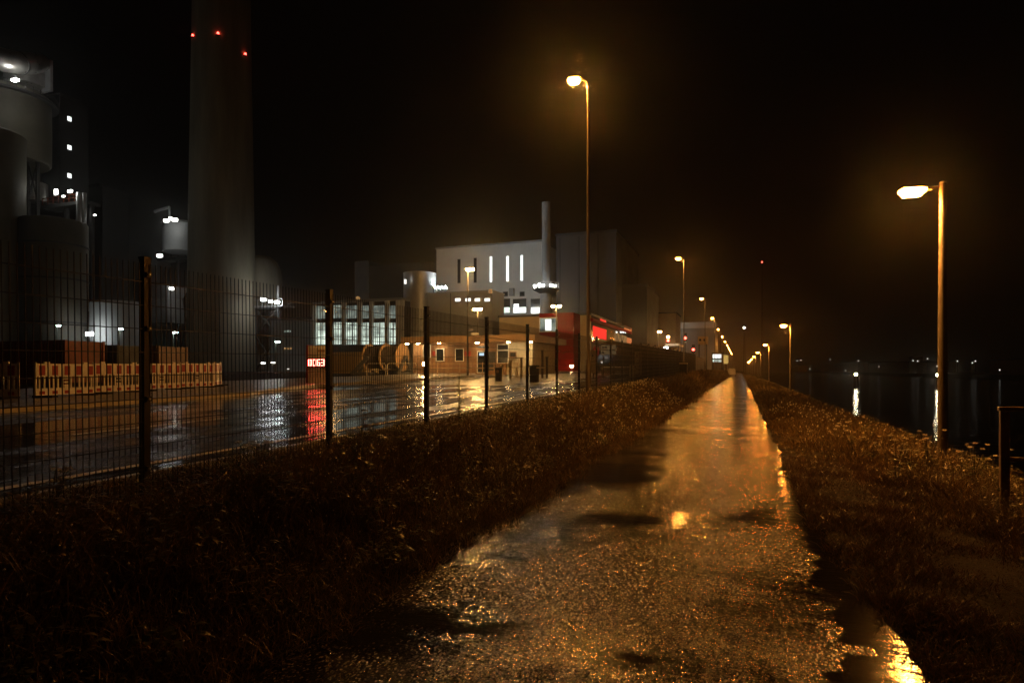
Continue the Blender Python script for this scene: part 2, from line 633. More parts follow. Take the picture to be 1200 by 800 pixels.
def far_edge(y):
    pts = [(-30, -16.3), (15.5, -16.3), (18, -16.7), (21, -18.0), (25.6, -19.7), (45, -19.7), (47, -21.0), (49, -24.5), (57, -24.5), (59.5, -20.0), (70, -19.6), (300, -19.6)]
    for (a, xa), (b, xb) in zip(pts, pts[1:]):
        if y <= b:
            return xa + (xb - xa) * (y - a) / (b - a)
    return -19.6


yk = sorted(set([-30, 0, 10, 15.5, 16.5, 18, 19.5, 21, 23, 25.6, 35, 45, 47, 49, 53, 57, 59.5, 65, 70, 90, 120, 200, 300]))
strip('road', 'road', [(y, far_edge(y), -5.62) for y in yk], 0.012)
strip('pavement', 'paving', [(y, min(-29.0, far_edge(y) - 3), far_edge(y) - 0.16) for y in yk], 0.13, 0.2)
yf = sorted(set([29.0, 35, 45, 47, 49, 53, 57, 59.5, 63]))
strip('lamplit_yard_sheet', 'yard_lamplight', [(y, far_edge(y) + .01, -9.6 - .05 * (y - 29)) for y in yf], 0.0165)  # paler sheet over the road, its colour standing in for lamplight
# kerbs: far side and by the fence
mb = MB()
for a, b in zip(yk, yk[1:]):
    xa, xb = far_edge(a), far_edge(b)
    mb.add([(xa - .16, a, zl(a) + .14), (xa, a, zl(a) + .135), (xb, b, zl(b) + .135), (xb - .16, b, zl(b) + .14), (xa + .01, a, zl(a) - .05), (xb + .01, b, zl(b) - .05)],
           [(0, 1, 2, 3), (1, 4, 5, 2)])
structure(mb, 'kerb', 'kerb')
mb = MB()
ynk = [-30, 0, 20, 40, 70, 120, 300]
for a, b in zip(ynk, ynk[1:]):
    mb.add([(-5.62, a, zl(a) - .05), (-5.62, a, zl(a) + .075), (-5.50, a, zl(a) + .08), (-5.50, a, zl(a) - .05),
            (-5.62, b, zl(b) - .05), (-5.62, b, zl(b) + .075), (-5.50, b, zl(b) + .08), (-5.50, b, zl(b) - .05)],
           [(0, 1, 5, 4), (1, 2, 6, 5), (2, 3, 7, 6)])
structure(mb, 'kerb', 'kerb')


def marking(y0, y1, x0, x1):
    mb = MB()
    yy = [y0] + ([70] if y0 < 70 < y1 else []) + [y1]
    for a, b in zip(yy, yy[1:]):
        mb.add([(x0, a, zl(a) + .022), (x1, a, zl(a) + .022), (x1, b, zl(b) + .022), (x0, b, zl(b) + .022)], [(0, 1, 2, 3)])
    return mb


mk = MB()
for s in [marking(-20, 120, -6.42, -6.28)] + [marking(1 + 6.0 * i, 4.2 + 6.0 * i, -10.2, -10.05) for i in range(-1, 14)] + [marking(-20, 44, -15.8, -15.66)]:
    mk.add(s.v, s.f)
structure(mk, 'road_markings', 'line')

# ------------------------------------------------------------------ mesh fence
FX, FY0, FS = -4.70, 3.85, 2.5
fence = thing('mesh_fence', 'tall dark welded mesh fence between the grassy verge and the wet road', 'fence', (FX, FY0, zl(FY0)), world=False)
fp = MB().box(-.03, .03, -.03, .03, -.3, 2.03)
fp.box(-.034, .034, -.034, .034, 2.03, 2.05)
panel = MB()
PH = 1.96
for k in range(50):
    y = .05 + k * .0489
    panel.box(.034, .040, y - .003, y + .003, .06, PH + .03)
z = .08
hz = []
while z < PH + .01:
    hz.append(z)
    z += .195
for z in hz:
    for x in (.0275, .0405):
        panel.box(x, x + .006, .035, 2.465, z - .0035, z + .0035)
clamp_zs = [0.28, 0.86, 1.45, 1.9]
post0 = panel0 = clamp0 = None
for i in range(-2, 27):
    y = i * FS
    dz = zl(FY0 + y) - zl(FY0)
    if post0 is None:
        post0 = fp.build('fence_post', 'dark_paint', fence)
        panel0 = panel.build('mesh_panel', 'dark_paint', fence)
        clamp0 = MB().box(.03, .052, -.022, .022, -.02, .02).build('clamp', 'dark_paint', post0)
        bolt0 = MB().lathe((0, 0, 0), [(.008, 0), (.008, .012)], 8).build('bolt', 'steel', post0)
        bolt0.rotation_euler = (0, PI / 2, 0)
        bolt0.location = (.052, 0, clamp_zs[0])
        clamp0.location = (0, 0, clamp_zs[0])
        po, pa = post0, panel0
        first = True
    else:
        po, pa = post0.copy(), panel0.copy()
        COL.objects.link(po)
        COL.objects.link(pa)
        po.parent = pa.parent = fence
        first = False
    po.location = (0, y, dz)
    pa.location = (0, y, dz + .0)
    sl = .0135 if FY0 + y < 69 else 0.0
    pa.rotation_euler = (math.atan(sl), 0, 0)
    if i <= 6:
        for k, cz in enumerate(clamp_zs):
            if first and k == 0:
                continue
            c, bo = clamp0.copy(), bolt0.copy()
            for q in (c, bo):
                COL.objects.link(q)
                q.parent = po
            c.location = (0, 0, cz)
            bo.location = (.052, 0, cz)

# dark solid screen further along the yard
sx = -7.0
scr = thing('screen_fence', 'long dark solid screen fence running beside the path beyond the office', 'fence', (sx, 47, zl(47)), world=True)
mb = MB()
for k in range(24):
    y0 = 47 + k * 4.0
    y1 = y0 + 3.9
    mb.add([(sx, y0, zl(y0) - .2), (sx + .06, y0, zl(y0) - .2), (sx + .06, y1, zl(y1) - .2), (sx, y1, zl(y1) - .2),
            (sx, y0, zl(y0) + 2.5), (sx + .06, y0, zl(y0) + 2.5), (sx + .06, y1, zl(y1) + 2.5), (sx, y1, zl(y1) + 2.5)],
           [(0, 3, 2, 1), (4, 5, 6, 7), (0, 1, 5, 4), (1, 2, 6, 5), (2, 3, 7, 6), (3, 0, 4, 7)])
mb.build('panel', 'black', scr)
for k in range(25):
    y0 = 47 + k * 4.0 - .05
    MB().box(sx - .05, sx + .1, y0 - .045, y0 + .045, zl(y0) - .2, zl(y0) + 2.6).build('fence_post', 'black', scr)


# ------------------------------------------------------------------ street lamps
def head_mesh(x0, x1, z, hw, up, down):
    """deep bowl under a thin cap, a lantern that points to -x from x0 to x1"""
    L = x0 - x1
    def ring(t, wy, z0, z1):
        x = x0 - t * L
        return [(x, -wy * .75, z0), (x, wy * .75, z0), (x, wy, (z0 + z1) / 2), (x, wy * .8, z1), (x, -wy * .8, z1), (x, -wy, (z0 + z1) / 2)]
    bowl = MB().loft([ring(.12, hw * .4, z - down * .1, z + up * .55), ring(.3, hw, z - down, z + up * .8), ring(.86, hw, z - down, z + up), ring(1.02, hw * .45, z - down * .2, z + up * .4)])
    def ring2(t, wy, z0, h):
        x = x0 - t * L
        return [(x, -wy, z0), (x, wy, z0), (x, wy * .8, z0 + h), (x, -wy * .8, z0 + h)]
    house = MB().loft([ring2(-.05, .03, z - .01, .04), ring2(.115, hw * .5, z + up * .5 - .03, .05), ring2(.118, hw * .5, z + up * .58, .03), ring2(.3, hw * .9, z + up * .83, .025),
                       ring2(.86, hw * .9, z + up * 1.03, .025), ring2(.98, hw * .5, z + up * .62, .02)])
    za, r_ = z - down - .006, hw * .72
    glass = MB().loft([[(x0 - f * L, -r_, za + t), (x0 - f * L, r_, za + t), (x0 - f * L, r_, za), (x0 - f * L, -r_, za)] for f, t in ((.31, .004), (.85, .004))])
    return bowl, house, glass


def tall_lamp():
    t = thing('street_lamp', '', 'street lamp', (0, 0, 0))
    MB().tube([(0, 0, -.4), (0, 0, 1.2), (0, 0, 1.25), (0, 0, 9.55)], [.08, .08, .054, .036], 12).build('pole', 'pole', t, True)
    MB().tube([(0, 0, 9.52), (-.04, 0, 9.68), (-.22, 0, 9.80)], .026, 8).build('bracket', 'pole', t, True)
    MB().box(.055, .092, -.05, .05, .5, .95).build('service_door', 'pole', t)
    b, h, gl = head_mesh(-.2, -.62, 9.80, .13, .05, .08)
    b.build('lamp_bowl', 'e_tall_bowl', t, True)
    gl.build('lamp_glass', 'e_tall', t)
    h.build('lamp_housing', 'housing', t, True)
    return t


LX, LY0, LS = -4.46, 19.8, 33.0
lamp0 = tall_lamp()
for i in range(12):
    y = 18.6 if i == 0 else LY0 + 1 + i * LS
    x = LX + (.1 if i == 0 else 0)
    lab = ('tallest orange street lamp beside the mesh fence with a starburst glow' if i == 0 else
           'tall orange street lamp, %s in the row beyond the starburst lamp' % ORD[i - 1])
    if i == 0:
        lamp0.location = (x, y, zl(y))
        lamp0['label'] = lab
        lamp0['group'] = 'tall street lamps along the road'
    else:
        dup(lamp0, (x, y, zl(y)), None, lab, 'tall street lamps along the road')


def path_lamp():
    t = thing('path_lamp', '', 'street lamp', (0, 0, 0))
    MB().tube([(0, 0, -.5), (0, 0, 2.5), (0, 0, 5.36)], [.092, .078, .055], 14).build('pole', 'wood', t, True)
    MB().tube([(0.01, 0, 5.36), (0.01, 0, 5.39)], .062, 14).build('pole_cap', 'housing', t, True)
    MB().tube([(0, 0, 5.31), (-.2, 0, 5.29), (-.3, 0, 5.27)], [.022, .024, .03], 8).build('bracket', 'pole', t, True)
    b, h, gl = head_mesh(-.2, -.72, 5.26, .12, .06, .085)
    b.build('lamp_bowl', 'e_side_bowl', t, True)
    gl.build('lamp_glass', 'e_side', t)
    h.build('lamp_housing', 'housing', t, True)
    return t


RX = 3.62
pl0 = path_lamp()
for i in range(8):
    y = 14.0 + i * 38.6
    z = terr_z(RX, y) + (.0)
    lab = ('lit path lamp on a pale pole in the weeds between path and water' if i == 0 else
           'path lamp on the water side, %s beyond the big pale-poled one' % ORD[i - 1])
    if i == 0:
        pl0.location = (RX, y, z)
        pl0['label'] = lab
        pl0['group'] = 'path lamps on the water side'
    else:
        dup(pl0, (RX, y, z), None, lab, 'path lamps on the water side')

# utility cabinet beside the second tall lamp
q = G(801, 50, 0)
cb = thing('utility_cabinet', 'small dark utility cabinet with pale lid beside a tall lamp in the grass', 'cabinet', (q.x, q.y, zl(q.y) - .1), world=True)
x, y, z = q.x, q.y, zl(q.y)
MB().box(x - .28, x + .28, y - .2, y + .2, z - .3, z + .98).build('body', 'black', cb)
MB().box(x - .32, x + .32, y - .24, y + .24, z + .98, z + 1.06).build('lid', 'sign_face', cb)
MB().box(x - .25, x + .25, y - .215, y - .2, z + .05, z + .9).build('door', 'black', cb)


# ------------------------------------------------------------------ generic building tools
def front(pxL, pxR, pyT, dR):
    """front face parallel to X: right end in column pxR at depth dR, left end in column pxL"""
    p = G(pxR, dR)
    xl, _ = onY(pxL, 0, p.y)
    return xl, p.x, p.y, ZP(pyT, dR)


def win(parent, px0, py0, px1, py1, Y, mat, name='window', out=.04, frame=None):
    x0, z1 = onY(px0, py0, Y)
    x1, _ = onY(px1, py0, Y)
    _, z0 = onY((px0 + px1) / 2, py1, Y)
    _, z1 = onY((px0 + px1) / 2, py0, Y)
    if frame:
        t = max(.08, (x1 - x0) * .06)
        f = MB()
        f.box(x0 - t, x1 + t, Y - out - .05, Y + .02, z0 - t, z0).box(x0 - t, x1 + t, Y - out - .05, Y + .02, z1, z1 + t)
        f.box(x0 - t, x0, Y - out - .05, Y + .02, z0, z1).box(x1, x1 + t, Y - out - .05, Y + .02, z0, z1)
        w = f.build(name, frame, parent)
        MB().box(x0, x1, Y - out, Y + .02, z0, z1).build('pane', mat, w)
        return w
    return MB().box(x0, x1, Y - out, Y + .02, z0, z1).build(name, mat, parent)


def winX(parent, px0, py0, px1, py1, X, mat, name='window', out=.06):
    y0, za = onX(px0, py0, X)
    y1, zb = onX(px1, py1, X)
    _, z1 = onX((px0 + px1) / 2, py0, X)
    _, z0 = onX((px0 + px1) / 2, py1, X)
    return MB().box(X - .02, X + out, min(y0, y1), max(y0, y1), z0, z1).build(name, mat, parent)


GB = zl(80)          # level ground of the plant


def small_light(name, label, cat, px, py, d, mat, r=.25, mast=True, ground=None, group=None, thin=.06, flat=False):
    """a luminaire on its own mast"""
    p = G(px, d, ZP(py, d))
    g = GB if ground is None else ground
    t = thing(name, label, cat, (p.x, p.y, g if mast else p.z), world=True, group=group)
    if mast:
        MB().tube([(p.x, p.y, g - .2), (p.x, p.y, p.z + r * .2)], [thin * 1.3, thin], 8).build('mast', 'pole', t, True)
    if flat:
        MB().box(p.x - r, p.x + r, p.y - r * .7, p.y + r * .7, p.z - r * .35, p.z + r * .1).build('lamp', mat, t)
        MB().box(p.x - r * 1.1, p.x + r * 1.1, p.y - r * .8, p.y + r * .8, p.z + r * .12, p.z + r * .4).build('hood', 'housing', t)
    else:
        MB().lathe((p.x, p.y, p.z), [(r * .3, -r), (r, -r * .5), (r, r * .3)], 10).build('lamp', mat, t, True)
        MB().lathe((p.x, p.y, p.z), [(r * 1.1, r * .32), (r * .5, r * .8)], 10).build('hood', 'housing', t, True)
    return t


# ------------------------------------------------------------------ chimney
c = G(260, 134)
R0 = 38 / F_PX * 134
ch = thing('chimney', 'huge tapering concrete chimney rising out of the frame with red beacons', 'chimney', (c.x, c.y, GB), world=True)
prof = [(R0 * 1.0, -.5)]
for k in range(1, 15):
    z = k * 9.0
    prof.append((R0 * (1 - .0022 * z), z))
MB().lathe((c.x, c.y, GB), prof, 64).build('shaft', 'concrete', ch, True)
mb = MB()
for k in range(1, 14):
    pass
lad = MB()
ax, ay = c.x + R0 * .72 * CY, c.y - R0 * .72
for px, py in ((239, 49.5), (270, 50.5), (291, 63)):
    x = (px - 260) / F_PX * 134
    zz = ZP(py, 132)
    rr = R0 * (1 - .0022 * (zz - GB))
    x = max(-rr * .97, min(rr * .97, x))
    dep = -math.sqrt(max(0, rr * rr - x * x))
    p = Vector((c.x, c.y, zz)) + Vector((CY, SY, 0)) * x * 1.02 + Vector((-SY, CY, 0)) * dep * 1.02
    b = MB().box(p.x - .2, p.x + .2, p.y - .2, p.y + .2, zz - .45, zz - .2).build('lamp_bracket', 'iron', ch)
    MB().lathe((p.x, p.y, zz), [(.2, -.2), (.24, .05), (.12, .25)], 10).build('red_beacon', 'e_red', b, True)

# ------------------------------------------------------------------ flue gas tower on the left
d = 120
fg = thing('absorber_tower', 'tall pale process tower with a curved steel duct on top', 'tower', tuple(G(15, d, GB)), world=True)
p = G(4, d)
rr = 46 / F_PX * d
MB().lathe((p.x, p.y, 0), [(rr * .96, ZP(190, d)), (rr, ZP(187, d)), (rr, ZP(112, d)), (rr * .97, ZP(110, d))], 44).build('upper_body', 'clad_tan', fg, True)
p2 = G(-18, d - 12)
MB().lathe((p2.x, p2.y, 0), [(39 / F_PX * (d - 12), GB - .5), (39 / F_PX * (d - 12), ZP(157, d - 12)), (36 / F_PX * (d - 12), ZP(155, d - 12))], 40).build('lower_body', 'clad_tan', fg, True)
mb = MB()
mb.lathe((p.x, p.y, ZP(119, d)), [(rr + 1.1, 0), (rr + 1.1, .35)], 44)
mb.build('gallery', 'iron', fg)
mb = MB()
for k in range(40):
    a_ = 2 * PI * k / 40
    q_ = (p.x + (rr + 1.0) * math.cos(a_), p.y + (rr + 1.0) * math.sin(a_))
    mb.bar((q_[0], q_[1], ZP(119, d) + .35), (q_[0], q_[1], ZP(119, d) + 1.5), .06)
for zz in (1.0, 1.5):
    mb.tube([(p.x + (rr + 1.0) * math.cos(2 * PI * k / 40), p.y + (rr + 1.0) * math.sin(2 * PI * k / 40), ZP(119, d) + zz) for k in range(41)], .04, 5)
mb.build('handrail', 'iron', fg)
# steel duct sweeping over the top and dropping on the far right
pts, rads = [], []
for px, py, dd, r_ in ((-60, 58, d - 12, 14), (-35, 62, d - 12, 14), (-10, 67, d - 11, 13.6), (8, 71.5, d - 10, 13), (22, 74, d - 8.5, 12.4), (36, 74.5, d - 6, 11.4), (48, 74, d - 3, 10)):
    pts.append(tuple(G(px, dd, ZP(py, dd))))
    rads.append(r_ / F_PX * dd)
MB().tube(pts, rads, 28).build('duct', 'duct', fg, True)
for i in (2, 4):
    a_, b_ = Vector(pts[i]), Vector(pts[i + 1])
    MB().tube([a_, a_.lerp(b_, .05)], rads[i] * 1.035, 28).build('duct_flange', 'iron', fg, True)
xa, xb, Yd, _ = front(49, 59, 70, d - 3)
MB().box(xa, xb, Yd, Yd + .5, ZP(106, d - 3), ZP(70, d - 3)).build('duct_leg', 'silver', fg)
p3 = G(30, d - 3)
MB().lathe((p3.x, p3.y, 0), [(20 / F_PX * d, ZP(110, d)), (20 / F_PX * d, ZP(86, d))], 32).build('duct_collar', 'duct', fg, True)
lm = MB().box(*(lambda p: (p.x - .55, p.x + .55, p.y - .3, p.y + .3, p.z - .15, p.z + .15))(G(18, d - 11, ZP(94, d - 11)))).build('flood_lamp', 'e_duct', fg)
p = G(18, d - 11, ZP(94, d - 11))
MB().tube([(p.x + .2, p.y, ZP(119, d)), (p.x + .2, p.y, p.z - .16)], .08, 6).build('lamp_stalk', 'iron', fg)
# open steelwork under the upper body
mb = MB()
zlo, zhi = ZP(235, d), ZP(190, d)
for px in (24, 33, 44):
    p = G(px, d, 0)
    mb.bar((p.x, p.y, GB), (p.x, p.y, zhi), .5)
for a, b in ((24, 33), (33, 44)):
    pa, pb = G(a, d), G(b, d)
    mb.bar((pa.x, pa.y, zlo), (pb.x, pb.y, zhi), .25).bar((pa.x, pa.y, zhi), (pb.x, pb.y, zlo), .25)
    mb.bar((pa.x, pa.y, zlo), (pb.x, pb.y, zlo), .35)
mb.build('steel_frame', 'iron', fg)
p = G(40, d + 5, 0)
MB().lathe((p.x, p.y, 0), [(2.0, ZP(228, d)), (2.3, ZP(222, d)), (2.3, ZP(206, d))], 18).build('vessel', 'duct', fg, True)
small = [(36, 204, 'e_plant', .22)]

# dark stair tower with three lit windows
d = 128
x0, x1, Y, zt = front(50, 70, 112, d)
st = thing('stair_tower', 'black stair tower with a column of three small lit windows', 'building', ((x0 + x1) / 2, Y, GB), world=True)
MB().box(x0, x1, Y, Y + 6, ZP(232, d), zt).build('wall', 'clad_dark', st)
MB().box(x0 - .2, x1 + .2, Y - .2, Y + 6.2, zt, zt + .5).build('roof', 'clad_dark', st)
for py in (139.5, 173, 206):
    winX(st, 79, py - 2.6, 83.6, py + 2.6, x1, 'e_win', 'window')

# big dark silo below
p = G(63, 112)
rr = 34 / F_PX * 112
sl_ = thing('ash_silo', 'broad dark cylindrical silo standing under the stair tower windows', 'silo', (p.x, p.y, GB), world=True)
MB().lathe((p.x, p.y, 0), [(rr, GB - .3), (rr, ZP(262, 112)), (rr * .96, ZP(260, 112))], 40).build('shell', 'clad_tan', sl_, True)
for zz in (ZP(380, 112), ZP(330, 112), ZP(290, 112)):
    MB().lathe((p.x, p.y, zz), [(rr + .12, 0), (rr + .12, .3)], 40).build('stiffener_ring', 'iron', sl_)

# roof gallery with pipes and lights
d = 118
x0, x1, Y, zt = front(50, 100, 232, d)
pg = thing('pipe_gallery', 'lit steel gallery with pale pipes above the dark silo', 'gallery', ((x0 + x1) / 2, Y, GB), world=True)
MB().box(x0, x1, Y, Y + 3, ZP(238, d), ZP(234, d)).build('deck', 'iron', pg)
mb = MB()
for k in range(9):
    x = x0 + (x1 - x0) * k / 8
    mb.bar((x, Y, ZP(234, d)), (x, Y, ZP(226, d)), .12)
mb.bar((x0, Y, ZP(226, d)), (x1, Y, ZP(226, d)), .12)
mb.bar((x0, Y, ZP(230, d)), (x1, Y, ZP(230, d)), .1)
mb.build('handrail', 'box_red', pg)
for px, r in ((93.5, .6), (99, .35)):
    q = G(px, d - 1)
    MB().tube([(q.x, q.y, ZP(283, d)), (q.x, q.y, ZP(228, d))], r, 14).build('pipe', 'silver', pg, True)
mb = MB()
for px in (52, 98):
    q = G(px, d)
    mb.bar((q.x, Y + 1.5, GB), (q.x, Y + 1.5, ZP(238, d)), .6)
mb.build('column', 'iron', pg)
for px, py, r in ((65.5, 225, .30), (82, 224, .5), (74, 230, .25), (111, 252, .18)):
    q = G(px, d - 2, ZP(py, d - 2))
    MB().box(q.x - r, q.x + r, q.y - .1, q.y + .15, q.z - r * (1.6 if px < 70 else .4), q.z + r * (1.6 if px < 70 else .4)).build('flood_lamp', 'e_plant', pg)

# grey plant block behind
d = 150
x0, x1, Y, zt = front(98, 120, 218, d)
o_ = thing('boiler_block', 'dark stepped boiler block behind the pale pipes', 'building', ((x0 + x1) / 2, Y, GB), world=True)
MB().box(x0, x1, Y, Y + 7, GB - .5, zt).build('wall', 'clad_boiler', o_)
MB().box(x0, x0 + (x1 - x0) * .6, Y + 1, Y + 6, zt, zt + 1.2).build('roof', 'clad_dark', o_)

# white storage tank
d = 116
p = G(138, d)
rr = 28.5 / F_PX * d
tk = thing('storage_tank', 'pale round storage tank lit from its foot beside the dark silo', 'tank', (p.x, p.y, GB), world=True)
MB().lathe((p.x, p.y, 0), [(rr, GB - .3), (rr, ZP(357, d)), (rr * .9, ZP(354, d)), (.2, ZP(352, d))], 48).build('shell', 'clad_white', tk, True)
q = G(105, d - 7, ZP(391, d - 7))
wl = thing('work_floodlight', 'blazing white floodlight on a short mast beside the pale tank', 'floodlight', (q.x, q.y, GB), world=True)
MB().tube([(q.x, q.y, GB - .2), (q.x, q.y, q.z - .3)], .12, 8).build('mast', 'iron', wl, True)
MB().box(q.x - .75, q.x + .75, q.y - .15, q.y + .15, q.z - .3, q.z + .3).build('lamp', 'e_work', wl)
mb = MB()
for s in (-.6, .6):
    mb.bar((q.x + s, q.y + .3, GB), (q.x + s, q.y + .3, q.z + 4), .1)
for k in range(8):
    mb.bar((q.x - .6, q.y + .3, GB + .8 * k + .6), (q.x + .6, q.y + .3, GB + .8 * k + .6), .07)
mb.build('ladder', 'iron', wl)

# teal yard lights
for i, (px, py, lab) in enumerate(((67, 381, 'teal yard light in front of the dark silo'), (140, 385, 'white-green yard light in front of the pale tank'),
                                   (203, 389, 'teal yard light beside the chimney foot, chimney to its right'), (323, 400, 'small teal yard light just right of the chimney'))):
    d = 96
    p = G(px, d, ZP(py, d))
    t = thing('yard_light', lab, 'yard light', (p.x, p.y, GB), world=True, group='teal yard lights of the plant')
    MB().tube([(p.x, p.y, GB - .2), (p.x, p.y, p.z)], [.12, .08], 8).build('mast', 'pole', t, True)
    MB().bar((p.x, p.y, p.z), (p.x + .5, p.y, p.z + .05), .08).build('arm', 'pole', t)
    MB().box(p.x + .1, p.x + .7, p.y - .2, p.y + .2, p.z - .15, p.z).build('lamp', 'e_teal', t)

# filter house left of the chimney
d = 150
p = G(214, d)
fh = thing('filter_house', 'pale round-shouldered filter vessel with platform lights left of the chimney', 'silo', (p.x, p.y, GB), world=True)
rr = 21 / F_PX * d
MB().lathe((p.x, p.y, 0), [(rr, ZP(296, d)), (rr, ZP(270, d)), (rr * .92, ZP(264, d)), (rr * .6, ZP(260, d))], 32).build('vessel', 'clad_grey', fh, True)
x0, x1, Y, zt = front(176, 226, 292, d)
MB().box(x0, x1, Y + 6, Y + 12, ZP(340, d), ZP(298, d)).build('casing', 'clad_dark', fh)
MB().box(x0, x1, Y + 2, Y + 9, ZP(300, d), ZP(297, d)).build('deck', 'iron', fh)
mb = MB()
for k in range(7):
    a = x0 + (x1 - x0) * k / 6
    mb.bar((a, Y + 2, ZP(297, d)), (a, Y + 2, ZP(262, d) if k == 6 else ZP(291, d)), .14)
for k in (178, 200, 224):
    q = G(k, d)
    mb.bar((q.x, Y + 4, GB), (q.x, Y + 4, ZP(297, d)), .5)
for a, b in ((178, 200), (200, 224)):
    qa, qb = G(a, d), G(b, d)
    mb.bar((qa.x, Y + 4, GB), (qb.x, Y + 4, ZP(340, d)), .25)
mb.build('steel_frame', 'iron', fh)
qa = G(196, d - 3)
hop = MB().loft([[(qa.x + sx_ * 3.6, qa.y + sy_ * 3, ZP(338, d)) for sx_, sy_ in ((-1, -1), (1, -1), (1, 1), (-1, 1))],
                 [(qa.x + sx_ * 2.4, qa.y + sy_ * 2, ZP(352, d)) for sx_, sy_ in ((-1, -1), (1, -1), (1, 1), (-1, 1))],
                 [(qa.x + sx_ * 3.0, qa.y + sy_ * 2.6, ZP(380, d)) for sx_, sy_ in ((-1, -1), (1, -1), (1, 1), (-1, 1))]])
hop.build('hopper', 'clad_grey', fh)
xr = G(220, d).x
MB().bar((G(196, d).x, p.y - rr - .4, ZP(252, d)), (xr, p.y - rr - .4, ZP(249, d)), .5).build('jib', 'silver', fh)
MB().bar((xr, p.y - rr - .4, ZP(249, d)), (xr, p.y - rr - .4, ZP(264, d)), .35).build('jib_leg', 'silver', fh)
for px, py, r in ((195, 258.5, .5), (205, 257.5, .5), (187, 299.5, .55), (201, 338, .35), (200, 256, .2), (222, 338, .25)):
    q = G(px, d - 8, ZP(py, d - 8))
    MB().box(q.x - r, q.x + r, q.y - .3, q.y + .3, q.z - .3, q.z + .25).build('flood_lamp', 'e_plant', fh)

# drum-ended vessel right of the chimney with lit platforms and bracing
d = 140
q = G(298, d)
dv = thing('drum_vessel', 'pale dome-ended vessel with lit platform and cross braces right of the chimney', 'vessel', (q.x, q.y, GB), world=True)
rr = 24 / F_PX * d
MB().lathe((q.x - .8, q.y + 3, 0), [(rr, ZP(360, d)), (rr, ZP(325, d)), (rr * .94, ZP(314, d)), (rr * .76, ZP(304, d)), (rr * .45, ZP(298, d)), (.2, ZP(296, d))], 32).build('vessel', 'concrete', dv, True)
xa, xb, Y, _ = front(296, 331, 355, d - 8)
MB().box(xa, xb, Y, Y + 4, ZP(359, d - 8), ZP(357, d - 8)).build('deck', 'silver', dv)
mb = MB()
for k in range(7):
    a = xa + (xb - xa) * k / 6
    mb.bar((a, Y, ZP(357, d - 8)), (a, Y, ZP(350, d - 8)), .12)
mb.bar((xa, Y, ZP(350, d - 8)), (xb, Y, ZP(350, d - 8)), .12)
mb.build('handrail', 'silver', dv)
mb = MB()
za, zb, zc = GB, ZP(392, d - 8), ZP(360, d - 8)
xm = xb - 1.6
for a in (xa + .3, xm):
    mb.bar((a, Y + .5, GB - .3), (a, Y + .5, zc), .45)
for z0_, z1_ in ((za, zb), (zb, zc)):
    mb.bar((xa + .3, Y + .5, z1_), (xm, Y + .5, z0_), .3).bar((xa + .3, Y + .5, z0_), (xm, Y + .5, z1_), .3)
    mb.bar((xa + .3, Y + .5, z1_), (xm, Y + .5, z1_), .3)
mb.build('steel_frame', 'iron', dv)
MB().box(xm - .3, xm + .2, Y + .4, Y + .8, ZP(350, d - 8), ZP(334, d - 8)).build('lamp_column', 'silver', dv)
for px, py, r in ((309, 351, .5), (325, 354, .5), (317, 353, .2)):
    qq = G(px, d - 10, ZP(py, d - 10))
    MB().box(qq.x - r, qq.x + r, qq.y - .3, qq.y + .3, qq.z - .25, qq.z + .25).build('flood_lamp', 'e_work', dv)
for i, (px, py) in enumerate(((308, 425), (320, 424.5), (338, 432))):
    small_light('ground_floodlight', ['low white floodlight at the chimney foot', 'wide low floodlight just right of the chimney foot', 'small white light low in the dark yard beside the number pylon'][i],
                'floodlight', px, py, 100, 'e_plant' if i < 2 else 'e_far', .3 if i < 2 else .2, flat=True, thin=.05)

# dark low building between vessel and glass hall
d = 105
x0, x1, Y, zt = front(316, 366, 374, d)
lb = thing('low_building', 'dim low building with a few warm lights between chimney and glass hall', 'building', ((x0 + x1) / 2, Y, GB), world=True)
MB().box(x0, x1, Y, Y + 12, GB - .5, zt).build('wall', 'clad_grey', lb)
MB().box(x0 - .2, x1 + .2, Y - .2, Y + 12, zt, zt + .4).build('roof', 'clad_dark', lb)
win(lb, 333, 387, 341, 389.2, Y, 'e_pane_dim')
win(lb, 333, 407, 342, 409.5, Y, 'e_warm')

